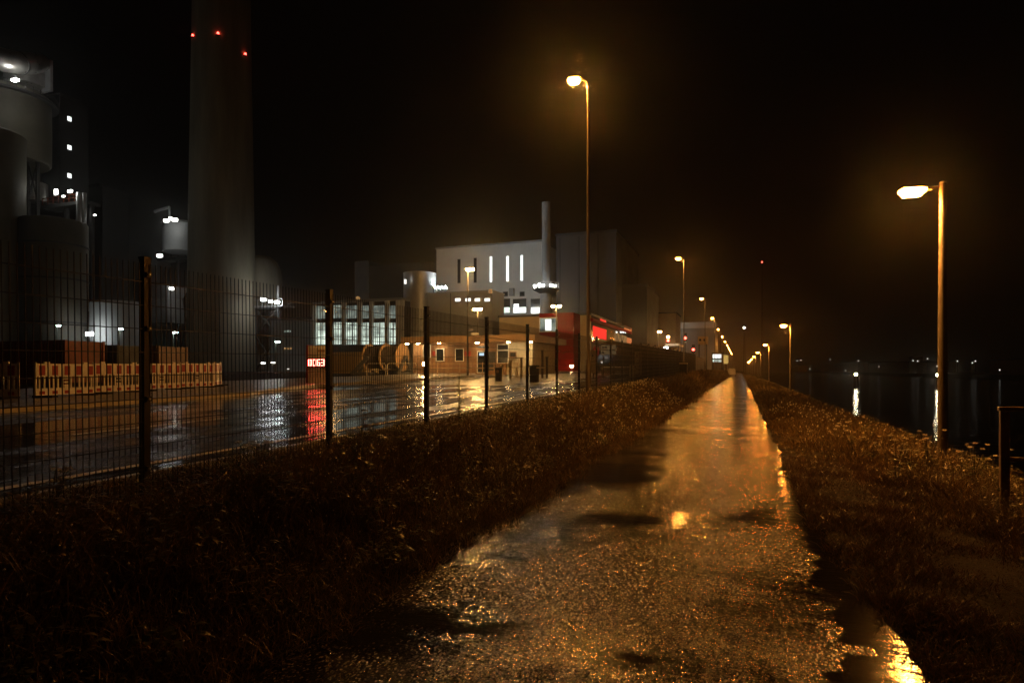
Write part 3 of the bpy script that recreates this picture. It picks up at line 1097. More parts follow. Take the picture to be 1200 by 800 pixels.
# ------------------------------------------------------------------ glass hall
d = 95
x0, x1, Y, zt = front(367, 471, 351.5, d)
gh = thing('glass_hall', 'brightly lit hall with a tall white-green window wall in bays', 'building', ((x0 + x1) / 2, Y, GB), world=True)
MB().box(x0, x1, Y + .5, Y + 2.6, GB - .5, zt).build('wall', 'clad_dark', gh)
MB().box(x0 - .2, x1 + .1, Y - .3, Y + 2.8, zt, zt + .35).build('roof', 'clad_grey', gh)
_, zsill = onY(420, 404, Y)
MB().box(x0, x1, Y, Y + .49, GB - .5, zsill).build('plinth', 'clad_dark', gh)
cols = [367.5, 402.5, 421, 434.5, 453, 466, 470.5]
for k, px in enumerate(cols):
    xx, _ = onY(px, 400, Y)
    MB().box(xx - .28, xx + .28, Y - .12, Y + .49, zsill, zt).build('column', 'clad_white', gh)
for a, b in zip(cols, cols[1:]):
    if b - a < 6:
        win(gh, a + 1.5, 378, b - 1.5, 403, Y + .45, 'e_pane', 'window_bay')
        continue
    w = win(gh, a + 2.6, 378, b - 2.6, 403.5, Y + .45, 'e_pane', 'window_bay')
    win(gh, a + 2.6, 358, b - 2.6, 373, Y + .45, 'e_pane_dim', 'upper_window')
    xa, _ = onY(a + 2.6, 0, Y)
    xb, _ = onY(b - 2.6, 0, Y)
    mb = MB()
    n = max(2, int((xb - xa) / .75))
    _, zb0 = onY((a + b) / 2, 403.5, Y)
    _, zb1 = onY((a + b) / 2, 378, Y)
    for k in range(1, n):
        xx = xa + (xb - xa) * k / n
        mb.box(xx - .04, xx + .04, Y + .33, Y + .40, zb0, zb1)
    for zz in (zb0 + (zb1 - zb0) * .36, zb0 + (zb1 - zb0) * .7):
        mb.box(xa, xb, Y + .34, Y + .395, zz - .05, zz + .05)
    mb.build('glazing_bars', 'clad_grey', w)
p = G(415, 94.5, ZP(348.5, 94.5))
MB().lathe((p.x, p.y + 1, p.z), [(.3, -.2), (.35, .1), (.1, .3)], 10).build('roof_lamp', 'e_warm', gh, True)

# silver silo
d = 100.5
p = G(492, d)
rr = 19 / F_PX * d
ss = thing('silver_silo', 'shiny cylindrical silver silo beside the glass hall', 'silo', (p.x, p.y, GB), world=True)
MB().lathe((p.x, p.y, 0), [(rr, GB - .3), (rr, ZP(322, d)), (rr * 1.02, ZP(321.5, d)), (rr * 1.02, ZP(320.5, d)), (rr * .8, ZP(320, d))], 40).build('shell', 'silver', ss, True)
q = G(475, d - 3, ZP(330, d - 3))
MB().box(q.x - .15, q.x + .15, q.y - .1, q.y + .1, q.z - .35, q.z + .35).build('wall_lamp', 'e_far', ss)

# grey annex in front of turbine hall
d = 92
x0, x1, Y, zt = front(500, 577, 341.5, d)
ga = thing('grey_annex', 'plain grey annex block with a row of four small lit windows', 'building', ((x0 + x1) / 2, Y, GB), world=True)
MB().box(x0, x1, Y, Y + 4.8, GB - .5, zt).build('wall', 'clad_grey', ga)
MB().box(x0 - .1, x1 + .1, Y - .1, Y + 4.9, zt, zt + .25).build('parapet', 'clad_grey', ga)
for px in (536.5, 548.5, 559.5, 571):
    win(ga, px - 3, 349.5, px + 3, 353, Y, 'e_win')
MB().box(x1 - .4, x1, Y - .5, Y - .1, zt - .3, zt + .3).build('corner_lamp', 'e_warm', ga)
xs_, zs_ = onY(528, 343, Y)
MB().box(xs_ - .06, xs_ + .06, Y - .02, Y, GB, zt).build('panel_joint', 'clad_dark', ga)
for i, px in enumerate((508, 512.5, 517, 521.5)):
    q = G(px, 99, ZP(338.3, 99))
    t = thing('roof_floodlight', '%s of four white floodlights in the corner between silo and annex roof' % ORD[i], 'floodlight', (q.x, q.y, zt), world=True, group='floodlights on the annex roof')
    MB().bar((q.x, q.y, zt + .2), (q.x, q.y, q.z), .12).build('stand', 'iron', t)
    # housing tilted up towards the hall wall behind
    a = Vector((0.72, .48, .5)).normalized()
    u = a.cross(Vector((0, 0, 1))).normalized()
    w = u.cross(a).normalized()
    cpt = Vector((q.x, q.y, q.z + .15))
    ringf = [cpt + a * .12 + u * sx_ * .42 + w * sy_ * .3 for sx_, sy_ in ((-1, -1), (1, -1), (1, 1), (-1, 1))]
    ringb = [cpt - a * .2 + u * sx_ * .3 + w * sy_ * .2 for sx_, sy_ in ((-1, -1), (1, -1), (1, 1), (-1, 1))]
    MB().loft([ringb, ringf]).build('housing', 'clad_white', t)
    rg = [cpt + a * .135 + u * sx_ * .38 + w * sy_ * .26 for sx_, sy_ in ((-1, -1), (1, -1), (1, 1), (-1, 1))]
    rg2 = [pp + a * .02 for pp in rg]
    MB().loft([rg, rg2]).build('lamp', 'e_flood', t)

# turbine hall
d = 118
x0, x1, Y, zt = front(511.5, 636, 283, d)
th = thing('turbine_hall', 'big floodlit pale hall with five tall slit windows', 'building', ((x0 + x1) / 2, Y, GB), world=True)
MB().box(x0, x1, Y, Y + 30, GB - .5, zt).build('wall', 'clad_white', th)
MB().box(x0 - .2, x1 + .2, Y - .2, Y + 30, zt, zt + .35).build('parapet', 'clad_grey', th)
for k, (px, y0_, y1_) in enumerate(((538, 304, 331.5), (557, 302.5, 331), (575.5, 300.5, 330.5), (595, 300, 330), (611.5, 299, 329))):
    win(th, px - 1.5, y0_, px + 1.5, y1_, Y, 'glass' if k < 2 else 'e_win', 'slit_window', frame='clad_grey')
for px in (592.5, 612):
    win(th, px - 2.6, 342, px + 2.6, 347, Y, 'glass', 'vent_window', frame='clad_grey')
win(th, 598, 338, 603, 347, Y, 'clad_grey', 'vent_box', out=.8)
for a, b in ((590, 598), (601, 617), (622, 633)):
    w = win(th, a, 350, b, 367, Y - .02, 'glass', 'loading_bay', frame='clad_white')
    win(th, a + .5, 360, b - .5, 366.5, Y - .09, 'e_win' if a > 600 else 'e_pane', 'bay_light')
win(th, 602, 356, 608, 361, Y - .15, 'e_win', 'bay_light')

# dim building left of the hall
d = 165
x0, x1, Y, zt = front(417, 512, 306, d)
db = thing('dim_block', 'barely visible grey block behind the silver silo', 'building', ((x0 + x1) / 2, Y, GB), world=True)
MB().box(x0, x1, Y, Y + 20, GB - .5, zt).build('wall', 'clad_boiler', db)
MB().box(x0, x0 + 4.5, Y - .5, Y + 8, GB - .5, ZP(300, d)).build('stair_core', 'clad_grey', db)

# steel stack with lamp platform
d = 108
p = G(640, d)
rr = 4.9 / F_PX * d
sk = thing('steel_stack', 'slim steel stack with a lit round platform in front of the pale hall', 'chimney', (p.x, p.y, GB), world=True)
MB().lathe((p.x, p.y, 0), [(rr * 1.5, GB - .3), (rr * 1.45, ZP(346, d)), (rr, ZP(342, d)), (rr, ZP(239, d)), (rr * 1.05, ZP(238.5, d)), (rr * 1.05, ZP(237.5, d))], 28).build('shaft', 'clad_grey', sk, True)
MB().lathe((p.x, p.y, 0), [(rr * 1.5, ZP(344, d)), (2.3, ZP(339.5, d)), (2.3, ZP(338, d))], 28).build('platform', 'iron', sk, True)
mb = MB()
for k in range(14):
    a = 2 * PI * k / 14
    mb.bar((p.x + 2.2 * math.cos(a), p.y + 2.2 * math.sin(a), ZP(338, d)), (p.x + 2.2 * math.cos(a), p.y + 2.2 * math.sin(a), ZP(332, d)), .06)
for zz in (ZP(332, d), ZP(335, d)):
    mb.tube([(p.x + 2.2 * math.cos(2 * PI * k / 20), p.y + 2.2 * math.sin(2 * PI * k / 20), zz) for k in range(21)], .035, 5)
mb.build('handrail', 'silver', sk)
for px, py, dd in ((627, 335.5, 107), (632, 334, 105.5), (636, 335, 106.2), (646, 334.5, 106), (650, 335.5, 107.5)):
    q = G(px, dd, ZP(py, dd))
    MB().lathe((q.x, q.y, q.z), [(.1, -.35), (.3, 0), (.3, .22)], 10).build('platform_lamp', 'e_plant', sk, True)

# tall dark boiler house to the right
d = 112
x0, x1, Y, zt = front(652, 722, 272, d)
bh = thing('boiler_house', 'tall dark grey boiler house with upright panel joints behind the office', 'building', ((x0 + x1) / 2, Y, GB), world=True)
MB().box(x0, x1, Y, Y + 26, GB - .5, zt).build('wall', 'clad_boiler', bh)
for px in (656, 678, 700.5):
    xx, _ = onY(px, 300, Y)
    MB().box(xx - .15, xx + .15, Y - .06, Y + .02, GB, zt - .2).build('panel_joint', 'clad_dark', bh)
MB().box(x0 - .2, x1 + .2, Y - .2, Y + 26, zt, zt + .5).build('parapet', 'clad_dark', bh)
x0, x1, Y, zt = front(722, 758, 335, 116)
ab = thing('dark_annex', 'black annex block beside the boiler house', 'building', ((x0 + x1) / 2, Y, GB), world=True)
MB().box(x0, x1, Y, Y + 18, GB - .5, zt).build('wall', 'clad_dark', ab)
MB().box(x0 - .2, x1 + .2, Y - .2, Y + 18, zt, zt + .4).build('roof', 'clad_dark', ab)
x0, x1, Y, zt = front(760, 792, 367, 170)
pb = thing('pale_shed', 'dim pale shed glimpsed beyond the black annex', 'building', ((x0 + x1) / 2, Y, GB), world=True)
MB().box(x0, x1, Y, Y + 14, GB - .5, zt).build('wall', 'ochre', pb)
MB().box(x0 - .2, x1 + .2, Y - .2, Y + 14, zt, zt + .4).build('roof', 'clad_dark', pb)

# ------------------------------------------------------------------ office: ochre and red blocks
d = 85
x0, x1, Y, zt = front(585, 691, 369, d)
of = thing('office_building', 'ochre office building with a dark red block and ribbon windows', 'building', ((x0 + x1) / 2, Y, GB), world=True)
ylen = 33.0
MB().box(x0, x1, Y, Y + ylen, GB - .5, zt).build('wall', 'ochre', of)
MB().box(x0 - .15, x1 + .15, Y - .15, Y + ylen + .15, zt, zt + .3).build('roof', 'clad_dark', of)
xa, xb, Yr, zr = front(632, 672, 366, d - 3.0)
MB().box(xa, xb, Yr, Y - .003, GB - .5, zr).build('red_block', 'red_panel', of)
w = win(of, 633, 373, 652, 388, Yr, 'e_pane_dim', 'window', frame='white_paint')
win(of, 639, 374, 646, 387.5, Yr - .05, 'e_win', 'lit_window')
win(of, 633, 395, 651, 409, Yr, 'glass', 'window', frame='red_panel')
win(of, 633, 420, 651, 433, Yr, 'glass', 'window', frame='red_panel')
win(of, 617, 420, 622, 426, Y, 'red_panel', 'wall_sign')
# side facade with ribbons
XS = x1 + .03
MB().box(x1 - .02, XS, Y + .9, Y + ylen - .3, GB + .1, zt - .003).build('side_cladding', 'clad_dark', of)
MB().box(XS - .02, XS + .05, Y + 1, Y + ylen - .5, ZP(398, d) - .3, ZP(398, d) + 3.4).build('upper_ribbon', 'glass', of)
MB().box(XS - .02, XS + .05, Y + 1, Y + ylen - .5, GB + .6, GB + 3.0).build('lower_ribbon', 'glass', of)
MB().box(XS - .02, XS + .35, Y + .4, Y + ylen, zt - .8, zt - .4).build('eaves_band', 'red_panel', of)
for a, b_, e, f_, mt in ((694.5, 384, 710, 397, 'e_red_pane'), (703, 373, 709.5, 377.5, 'e_red_pane'), (695.5, 406, 701, 416, 'e_red_dim'),
                         (720, 392, 734, 401, 'e_warm'), (734.2, 396, 740, 403, 'e_orange'), (731, 383, 740, 388, 'e_orange')):
    winX(of, a, b_, e, f_, XS, mt, 'lit_pane', .09)
for px in (722, 727, 729.5, 732, 737):
    winX(of, px - .7, 388.3, px + .7, 390, XS, 'e_win', 'ceiling_spot', .12)

# ------------------------------------------------------------------ gatehouse
d = 57.5
x0, x1, Y, zt = front(470, 627, 391.5, d)
gz = zl(Y)
gt = thing('gatehouse', 'low brick gatehouse with a deep lit eaves canopy', 'building', ((x0 + x1) / 2, Y, gz), world=True)
Yw = Y + 1.6
zf = ZP(399.5, d)
MB().box(x0 + .5, x1 - 3.6, Yw, Yw + 9, gz - .4, zf).build('wall', 'brick', gt)
MB().box(x1 - 3.59, x1 - .9, Yw + .4, Yw + 8, gz - .4, zf).build('end_wall', 'render_wall', gt)
MB().box(x0, x1, Y, Yw + 9.4, zf + .003, zt).build('roof', 'fascia', gt)
xd, _ = onY(470, 0, Y)
for px in (472, 485, 510, 555, 592, 614.5, 618.5):
    xx, _ = onY(px, 397, Y)
    MB().lathe((xx, Y + .85, zf), [(.16, -.07), (.16, -.005)], 12).build('soffit_lamp', 'e_soffit', gt)
for a, b_ in ((512, 520), (534.5, 543)):
    w = win(gt, a, 409, b_, 422.5, Yw, 'glass', 'window', frame='white_paint')
win(gt, 497, 405, 504.5, 418, Yw, 'glass', 'window', frame='white_paint')
for a, b_ in ((506.5, 511), (544.5, 547.5), (549, 552)):
    win(gt, a, 411.5, b_, 417, Yw, 'barrier_red', 'poster')
dr = win(gt, 560, 412, 568.5, 436, Yw, 'glass', 'door', frame='white_paint')
win(gt, 562, 413.5, 567, 416.5, Yw - .06, 'e_screen', 'screen')
win(gt, 560, 405.5, 569, 407.5, Yw, 'e_pane_dim', 'fanlight')
w = win(gt, 583.5, 404, 595.5, 425, Yw, 'glass', 'entrance_window', frame='white_paint')
win(gt, 583.5, 409.6, 595.5, 411, Yw - .08, 'white_paint', 'transom')
win(gt, 598, 413, 604.5, 418, Yw, 'glass', 'window', frame='brick')
win(gt, 571, 412, 581, 434, Yw, 'clad_dark', 'shutter')
q = G(550, d, ZP(388, d))
MB().box(q.x - .25, q.x + .35, q.y + 1, q.y + 1.4, zt, zt + .2).build('roof_unit', 'white_paint', gt)
q = G(550.5, d - .6, ZP(386.6, d))
MB().box(q.x - .22, q.x + .22, q.y - .1, q.y + .25, q.z - .1, q.z + .08).build('roof_lamp', 'e_warm', gt)

# yard lamps with sodium heads
def yard_lamp(px, py, d, pole_px, twin, lab, r=.2, em='e_yard'):
    p = G(px, d, ZP(py, d))
    pp = G(pole_px, d)
    g = zl(p.y)
    t = thing('yard_lamp', lab, 'yard lamp', (pp.x, pp.y, g), world=True, group='sodium yard lamps')
    MB().tube([(pp.x, pp.y, g - .2), (pp.x, pp.y, p.z + .05)], [.075, .05], 10).build('pole', 'pole', t, True)
    heads = [1]
    if twin:
        heads = [-1, 1]
    if abs(px - pole_px) < 1 or twin:
        for s in heads:
            xx = pp.x + s * (.35 if twin else 0)
            if twin:
                MB().bar((pp.x, pp.y, p.z + .02), (xx, pp.y, p.z + .04), .05).build('arm', 'pole', t)
            MB().lathe((xx, pp.y, p.z), [(r * .4, -r * .9), (r, -r * .3), (r, r * .2)], 12).build('lamp_bowl', 'e_yard', t, True)
            MB().lathe((xx, pp.y, p.z), [(r * 1.08, r * .22), (r * .4, r * .75)], 12).build('lamp_housing', 'housing', t, True)
    else:
        MB().bar((pp.x, pp.y, p.z + .03), (p.x, p.y, p.z + .06), .06).build('arm', 'pole', t)
        MB().box(p.x - r, p.x + r, p.y - .12, p.y + .12, p.z - .1, p.z + .03).build('lamp_bowl', em, t)
        MB().box(p.x - r * 1.08, p.x + r * 1.08, p.y - .14, p.y + .14, p.z + .034, p.z + .12).build('lamp_housing', 'housing', t)
    return t


yard_lamp(551, 315.5, 50, 548, False, 'tall yard lamp in front of the grey annex, over the gatehouse roof', .28, 'e_yard_tall')
yard_lamp(559.5, 362, 72, 559.5, True, 'short twin-headed yard lamp behind the gatehouse roof')
yard_lamp(652, 358.5, 66, 652, True, 'twin-headed yard lamp standing before the dark red block', .18)
yard_lamp(773, 388.5, 100, 770.5, False, 'small yard lamp by the pale shed beyond the screen fence', .25)

# lamp beside the number pylon: a square lantern
p = G(384.3, 31.2, ZP(368, 31.2))
g = zl(p.y)
t = thing('square_lantern', 'square orange lantern on a thin pole above the number pylon', 'yard lamp', (p.x, p.y, g), world=True)
MB().tube([(p.x, p.y, g - .2), (p.x, p.y, p.z - .25)], .045, 8).build('pole', 'pole', t, True)
MB().box(p.x - .1, p.x + .1, p.y - .1, p.y + .1, p.z - .2, p.z + .18).build('lamp', 'e_lantern', t)
MB().box(p.x - .17, p.x + .17, p.y - .17, p.y + .17, p.z + .185, p.z + .23).build('hood', 'housing', t)

# ------------------------------------------------------------------ number pylon
d = 32.5
xa, xb, Y, zt = front(360, 383.5, 405, d)
g = zl(Y) + .12
py_ = thing('number_pylon', 'pale slatted pylon with glowing red number display 0063', 'sign', ((xa + xb) / 2, Y, g), world=True)
MB().box(xa + .06, xb - .06, Y, Y + .35, g - .1, zt).build('body', 'sign_face', py_)
MB().box(xa - .04, xa + .055, Y - .05, Y + .4, g - .1, zt + .05).build('side_rail', 'red_panel', py_)
MB().box(xb - .055, xb + .04, Y - .05, Y + .4, g - .1, zt + .05).build('side_rail', 'red_panel', py_)
mb = MB()
for k in range(1, 6):
    xx = xa + .06 + (xb - xa - .12) * k / 6
    mb.box(xx - .012, xx + .012, Y - .02, Y + .0, g + .3, zt - .1)
mb.build('slats', 'clad_tan', py_)
win(py_, 373, 409.6, 380.5, 412.2, Y - .01, 'fascia', 'nameplate', out=.02)
xdl, zd1 = onY(361.6, 421.0, Y)
xdr, zd0 = onY(381.6, 428.6, Y)
MB().box(xa + .07, xb - .07, Y - .05, Y - .001, zd0 - .07, zd1 + .07).build('display_panel', 'black', py_)
segs = {'0': 'abcdef', '6': 'acdefg', '3': 'abcdg'}
dw = (xdr - xdl) / 4
for k, chd in enumerate('0063'):
    a0 = xdl + dw * k + dw * .14
    a1 = xdl + dw * (k + 1) - dw * .14
    zm = (zd0 + zd1) / 2
    th_ = .042
    sg = MB()
    R_ = {'a': (a0, a1, zd1 - th_, zd1), 'd': (a0, a1, zd0, zd0 + th_), 'g': (a0, a1, zm - th_ / 2, zm + th_ / 2),
          'f': (a0, a0 + th_, zm, zd1), 'b': (a1 - th_, a1, zm, zd1), 'e': (a0, a0 + th_, zd0, zm), 'c': (a1 - th_, a1, zd0, zm)}
    for j, s in enumerate(segs[chd]):
        q = R_[s]
        sg.box(q[0], q[1], Y - .07 - .0007 * j, Y - .052, q[2], q[3])
    sg.build('digit', 'e_digit', py_)

# ------------------------------------------------------------------ cable drum and neighbours
d = 57
p = G(452, d)
g = zl(p.y) + .13
cd = thing('cable_drum', 'big wooden cable drum on a dark A-frame stand by the gatehouse', 'cable drum', (p.x, p.y, g), world=True)
R1 = 1.25
zc = g + 1.55
hw = 1.75


def disc(xc, r, t, n=32):
    m = MB()
    rings = [[(xc - t / 2, p.y + r * math.cos(2 * PI * k / n), zc + r * math.sin(2 * PI * k / n)) for k in range(n)],
             [(xc + t / 2, p.y + r * math.cos(2 * PI * k / n), zc + r * math.sin(2 * PI * k / n)) for k in range(n)]]
    return m.loft(rings)


for xc in (p.x - hw, p.x + .05, p.x + hw):
    disc(xc, R1, .1).build('flange', 'drum_wood', cd)
for xc, w_ in ((p.x - hw / 2, hw - .15), (p.x + hw / 2 + .02, hw - .2)):
    disc(xc, R1 * .82, w_).build('wound_cable', 'cable', cd, True)
disc(p.x - hw - .12, .35, .14).build('hub', 'drum_wood', cd)
for xc in (p.x - hw - .3, p.x + hw + .3):
    m = MB()
    for s in (-1, 1):
        m.bar((xc, p.y + s * 1.3, g - .05), (xc, p.y, zc + .1), .22)
    m.bar((xc, p.y - 1.2, g + .1), (xc, p.y + 1.2, g + .1), .2)
    m.build('stand', 'iron', cd)
q0, q1 = G(412, d - 1.5), G(428, d - 1.5)
MB().bar((q0.x, q0.y, g), (q1.x + .3, q1.y, zc), .3).bar((q0.x, q0.y, g + .1), (q1.x + .6, q1.y, g + .1), .24).build('tow_frame', 'iron', cd)


def hoop(px0, px1, d, lab):
    a, b_ = G(px0, d), G(px1, d)
    Y = a.y
    xb_, _ = onY(px1, 0, Y)
    g = zl(Y) + .13
    t = thing('hoop_barrier', lab, 'barrier', ((a.x + xb_) / 2, Y, g), world=True, group='tubular hoop barriers before the cable drum')
    h = 1.0
    MB().tube([(a.x, Y, g - .1), (a.x, Y, g + h - .12), (a.x + .1, Y, g + h), (xb_ - .1, Y, g + h), (xb_, Y, g + h - .12), (xb_, Y, g - .1)], .028, 8).build('hoop', 'sign_face', t, True)
    MB().tube([(a.x, Y, g + .5), (xb_, Y, g + .5)], .02, 8).build('cross_rail', 'sign_face', t, True)


hoop(430, 452, 50, 'tubular hoop barrier in front of the left half of the cable drum')
hoop(454, 488, 50, 'wide tubular hoop barrier between cable drum and bright ground lamp')

# bright low lamp by the gatehouse
p = G(497.5, 52, ZP(426.5, 52))
g = zl(p.y) + .13
t = thing('work_lamp', 'blazing low work lamp on a squat stand before the gatehouse', 'work lamp', (p.x, p.y, g), world=True)
MB().bar((p.x, p.y, g), (p.x, p.y, p.z - .15), .06).bar((p.x - .4, p.y, g + .03), (p.x + .4, p.y, g + .03), .06).bar((p.x - .3, p.y - .3, g + .03), (p.x + .3, p.y + .3, g + .03), .05).build('stand', 'steel', t)
MB().lathe((p.x, p.y, p.z), [(.08, -.15), (.15, -.05), (.15, .1), (.06, .16)], 12).build('lamp', 'e_yard', t, True)


# containers
def container(pxL, pxR, pyT, dR, mat, lab, ribs=True, ylen=2.4, bottom=0.0):
    x0, x1, Y, zt = front(pxL, pxR, pyT, dR)
    g = zl(Y) + bottom
    t = thing('shipping_container', lab, 'container', ((x0 + x1) / 2, Y, g), world=True)
    mb = MB()
    prof = []
    x = x0 + .1
    k = 0
    pts = []
    while x < x1 - .1:
        o_ = 0.0 if k % 4 in (0, 3) else .035
        pts.append((x, Y + .04 - o_))
        x += .09 if k % 2 == 0 else .05
        k += 1
    n = len(pts)
    vs = [(a, b_, g + .12) for a, b_ in pts] + [(a, b_, zt - .1) for a, b_ in pts]
    mb.add(vs, [(i, i + 1, n + i + 1, n + i) for i in range(n - 1)])
    mb.box(x0 + .06, x1 - .06, Y + .06, Y + ylen, g + .1, zt - .04)
    mb.build('body', mat, t)
    for xx in (x0, x1 - .12):
        for yy_ in (Y, Y + ylen - .1):
            MB().box(xx, xx + .12, yy_, yy_ + .12, g, zt).build('corner_post', mat, t)
    MB().box(x0 + .121, x1 - .121, Y + .001, Y + .1, zt - .1, zt - .004).build('top_rail', mat, t)
    MB().box(x0 + .121, x1 - .121, Y + .001, Y + .1, g + .002, g + .12).build('bottom_rail', mat, t)
    return t


container(-40, 76, 398, 36, 'box_red', 'rust-red container stacked behind the striped barriers')
container(97, 137, 404, 40, 'box_dark', 'black container behind the striped barriers, next to the rust-red one')
container(138, 186, 405, 43, 'box_brown', 'brown container behind the striped barriers, chimney to its right')
container(388, 428, 412, 62, 'ochre', 'ochre corrugated container behind the cable drum', bottom=.13)


# striped plastic barriers
def barrier():
    t = thing('plastic_barrier', '', 'barrier', (0, 0, 0))
    W = 2.26
    f = MB()
    f.box(-.02, .02, .02, W - .02, .66, 1.06)            # top board
    f.box(-.02, .02, .02, W - .02, .08, .29)             # bottom board
    f.box(-.024, .024, 0, .05, .08, 1.1).box(-.024, .024, W - .05, W, .08, 1.1)
    for k in range(1, 14):
        y = k * W / 14
        if k in (7,):
            continue
        f.box(-.015, .015, y - .028, y + .028, .29, .66)
    f.box(-.018, .018, W / 2 - .1, W / 2 + .1, .29, .40).box(-.018, .018, W / 2 - .1, W / 2 + .1, .45, .5).box(-.018, .018, W / 2 - .1, W / 2 + .1, .56, .66)
    f.box(-.03, .03, .3, .5, 1.06, 1.12).box(-.03, .03, 1.76, 1.96, 1.06, 1.12)
    f.build('frame', 'barrier_white', t)
    for k in range(5):
        y = .12 + k * .455
        MB().box(-.026, .026, y, y + .21, .70, 1.0).build('red_reflector', 'barrier_red', t)
        MB().box(-.0265, .0265, y + .01, y + .2, .11, .21).build('red_strip', 'barrier_red', t)
    for y in (.35, 1.91):
        MB().box(-.35, .35, y - .11, y + .11, -.02, .075).build('foot', 'rubber', t)
    return t


b0 = barrier()
a0, a1 = G(41, 19.0), G(249, 27.6)
dirv = (a1 - a0)
ang = math.atan2(dirv.y, dirv.x) - PI / 2
nb = 4
step = dirv.length / nb
grp = 'striped plastic barriers along the road edge'
for k in range(nb):
    p = a0 + dirv * (k / nb)
    lab = 'striped red and white plastic barrier, %s along the front row from the open end' % ORD[k]
    if k == 0:
        b0.location = (p.x, p.y, zl(p.y) + .13)
        b0.rotation_euler = (0, 0, ang)
        b0['label'] = lab
        b0['group'] = grp
    else:
        dup(b0, (p.x, p.y, zl(p.y) + .13), ang, lab, grp)
e = a1 + dirv.normalized() * .12
dup(b0, (e.x, e.y, zl(e.y) + .13), ang + .46, 'striped barrier turned at an angle at the chimney end of the row', grp)
e = a0 + Vector((-.15, -.35, 0))
dup(b0, (e.x, e.y, zl(e.y) + .13), ang + PI / 2 + .15, 'striped barrier set crossways at the open end of the row', grp)
# ------------------------------------------------------------------ gate furniture
def post_thing(name, lab, cat, px, py0, py1, d, w, mat, cap=None, group=None, depth=None):
    p = G(px, d)
    g = zl(p.y)
    zt = ZP(py0, d)
    dep = depth or w
    t = thing(name, lab, cat, (p.x, p.y, g), world=True, group=group)
    MB().box(p.x - w / 2, p.x + w / 2, p.y - dep / 2, p.y + dep / 2, g - .1, zt).build('body', mat, t)
    MB().box(p.x - w / 2 - .03, p.x + w / 2 + .03, p.y - dep / 2 - .03, p.y + dep / 2 + .03, zt, zt + .06).build('cap', cap or mat, t)
    return t, p, g, zt


t, p, g, zt = post_thing('litter_bin', 'black litter bin with round badge in the gate yard', 'bin', 584.3, 432, 445, 38, .32, 'black')
m = MB()
m.add([(p.x + .1 * math.cos(2 * PI * k / 14), p.y - .17, g + .62 + .1 * math.sin(2 * PI * k / 14)) for k in range(14)] +
      [(p.x + .1 * math.cos(2 * PI * k / 14), p.y - .15, g + .62 + .1 * math.sin(2 * PI * k / 14)) for k in range(14)],
      [tuple(range(13, -1, -1)), tuple(range(14, 28))] + [(k, (k + 1) % 14, 14 + (k + 1) % 14, 14 + k) for k in range(14)])
m.build('badge', 'fascia', t)
t, p, g, zt = post_thing('card_terminal', 'dark card terminal with lit lid beside the gate posts', 'terminal', 626, 429, 448, 36, .42, 'black')
MB().box(p.x + .1, p.x + .62, p.y - .2, p.y + .1, zt - .12, zt - .05).build('shelf', 'sign_face', t)
for i, (px, d_, y0_) in enumerate(((598, 44, 424), (611, 47, 419), (616.5, 47, 430), (588, 47, 428), (605, 50, 430))):
    post_thing('gate_post', ['pale square gate post left of the tall one', 'tall pale gate post by the gatehouse end', 'short gate post beside the tall one', 'slim gate post behind the litter bin', 'short pale gate post before the entrance window'][i],
               'post', px, y0_, 448, d_, .16 if i < 2 else .12, 'sign_face', group='gate posts in the yard')
for i, px in enumerate((635.5, 641)):
    post_thing('turnstile_column', ['slim turnstile column next to the card terminal', 'turnstile column with raised arm before the red block'][i], 'turnstile', px, 411 if i == 0 else 419, 447, 45, .14, 'pole')
# low rail fence in front of gatehouse
Yr_ = 50.0
xa, _ = onY(500, 430, Yr_)
xb, _ = onY(607, 430, Yr_)
g = zl(Yr_) + .13
rf = thing('rail_fence', 'low rusty rail fence along the gatehouse front', 'fence', ((xa + xb) / 2, Yr_, g), world=True)
for zz in (.95, .55):
    MB().box(xa, xb, Yr_ - .025, Yr_ + .025, g + zz - .03, g + zz + .03).build('rail', 'fascia', rf)
for k in range(9):
    xx = xa + (xb - xa) * k / 8
    MB().box(xx - .035, xx + .035, Yr_ - .06, Yr_ - .026, g - .2, g + 1.05).build('post', 'fascia', rf)

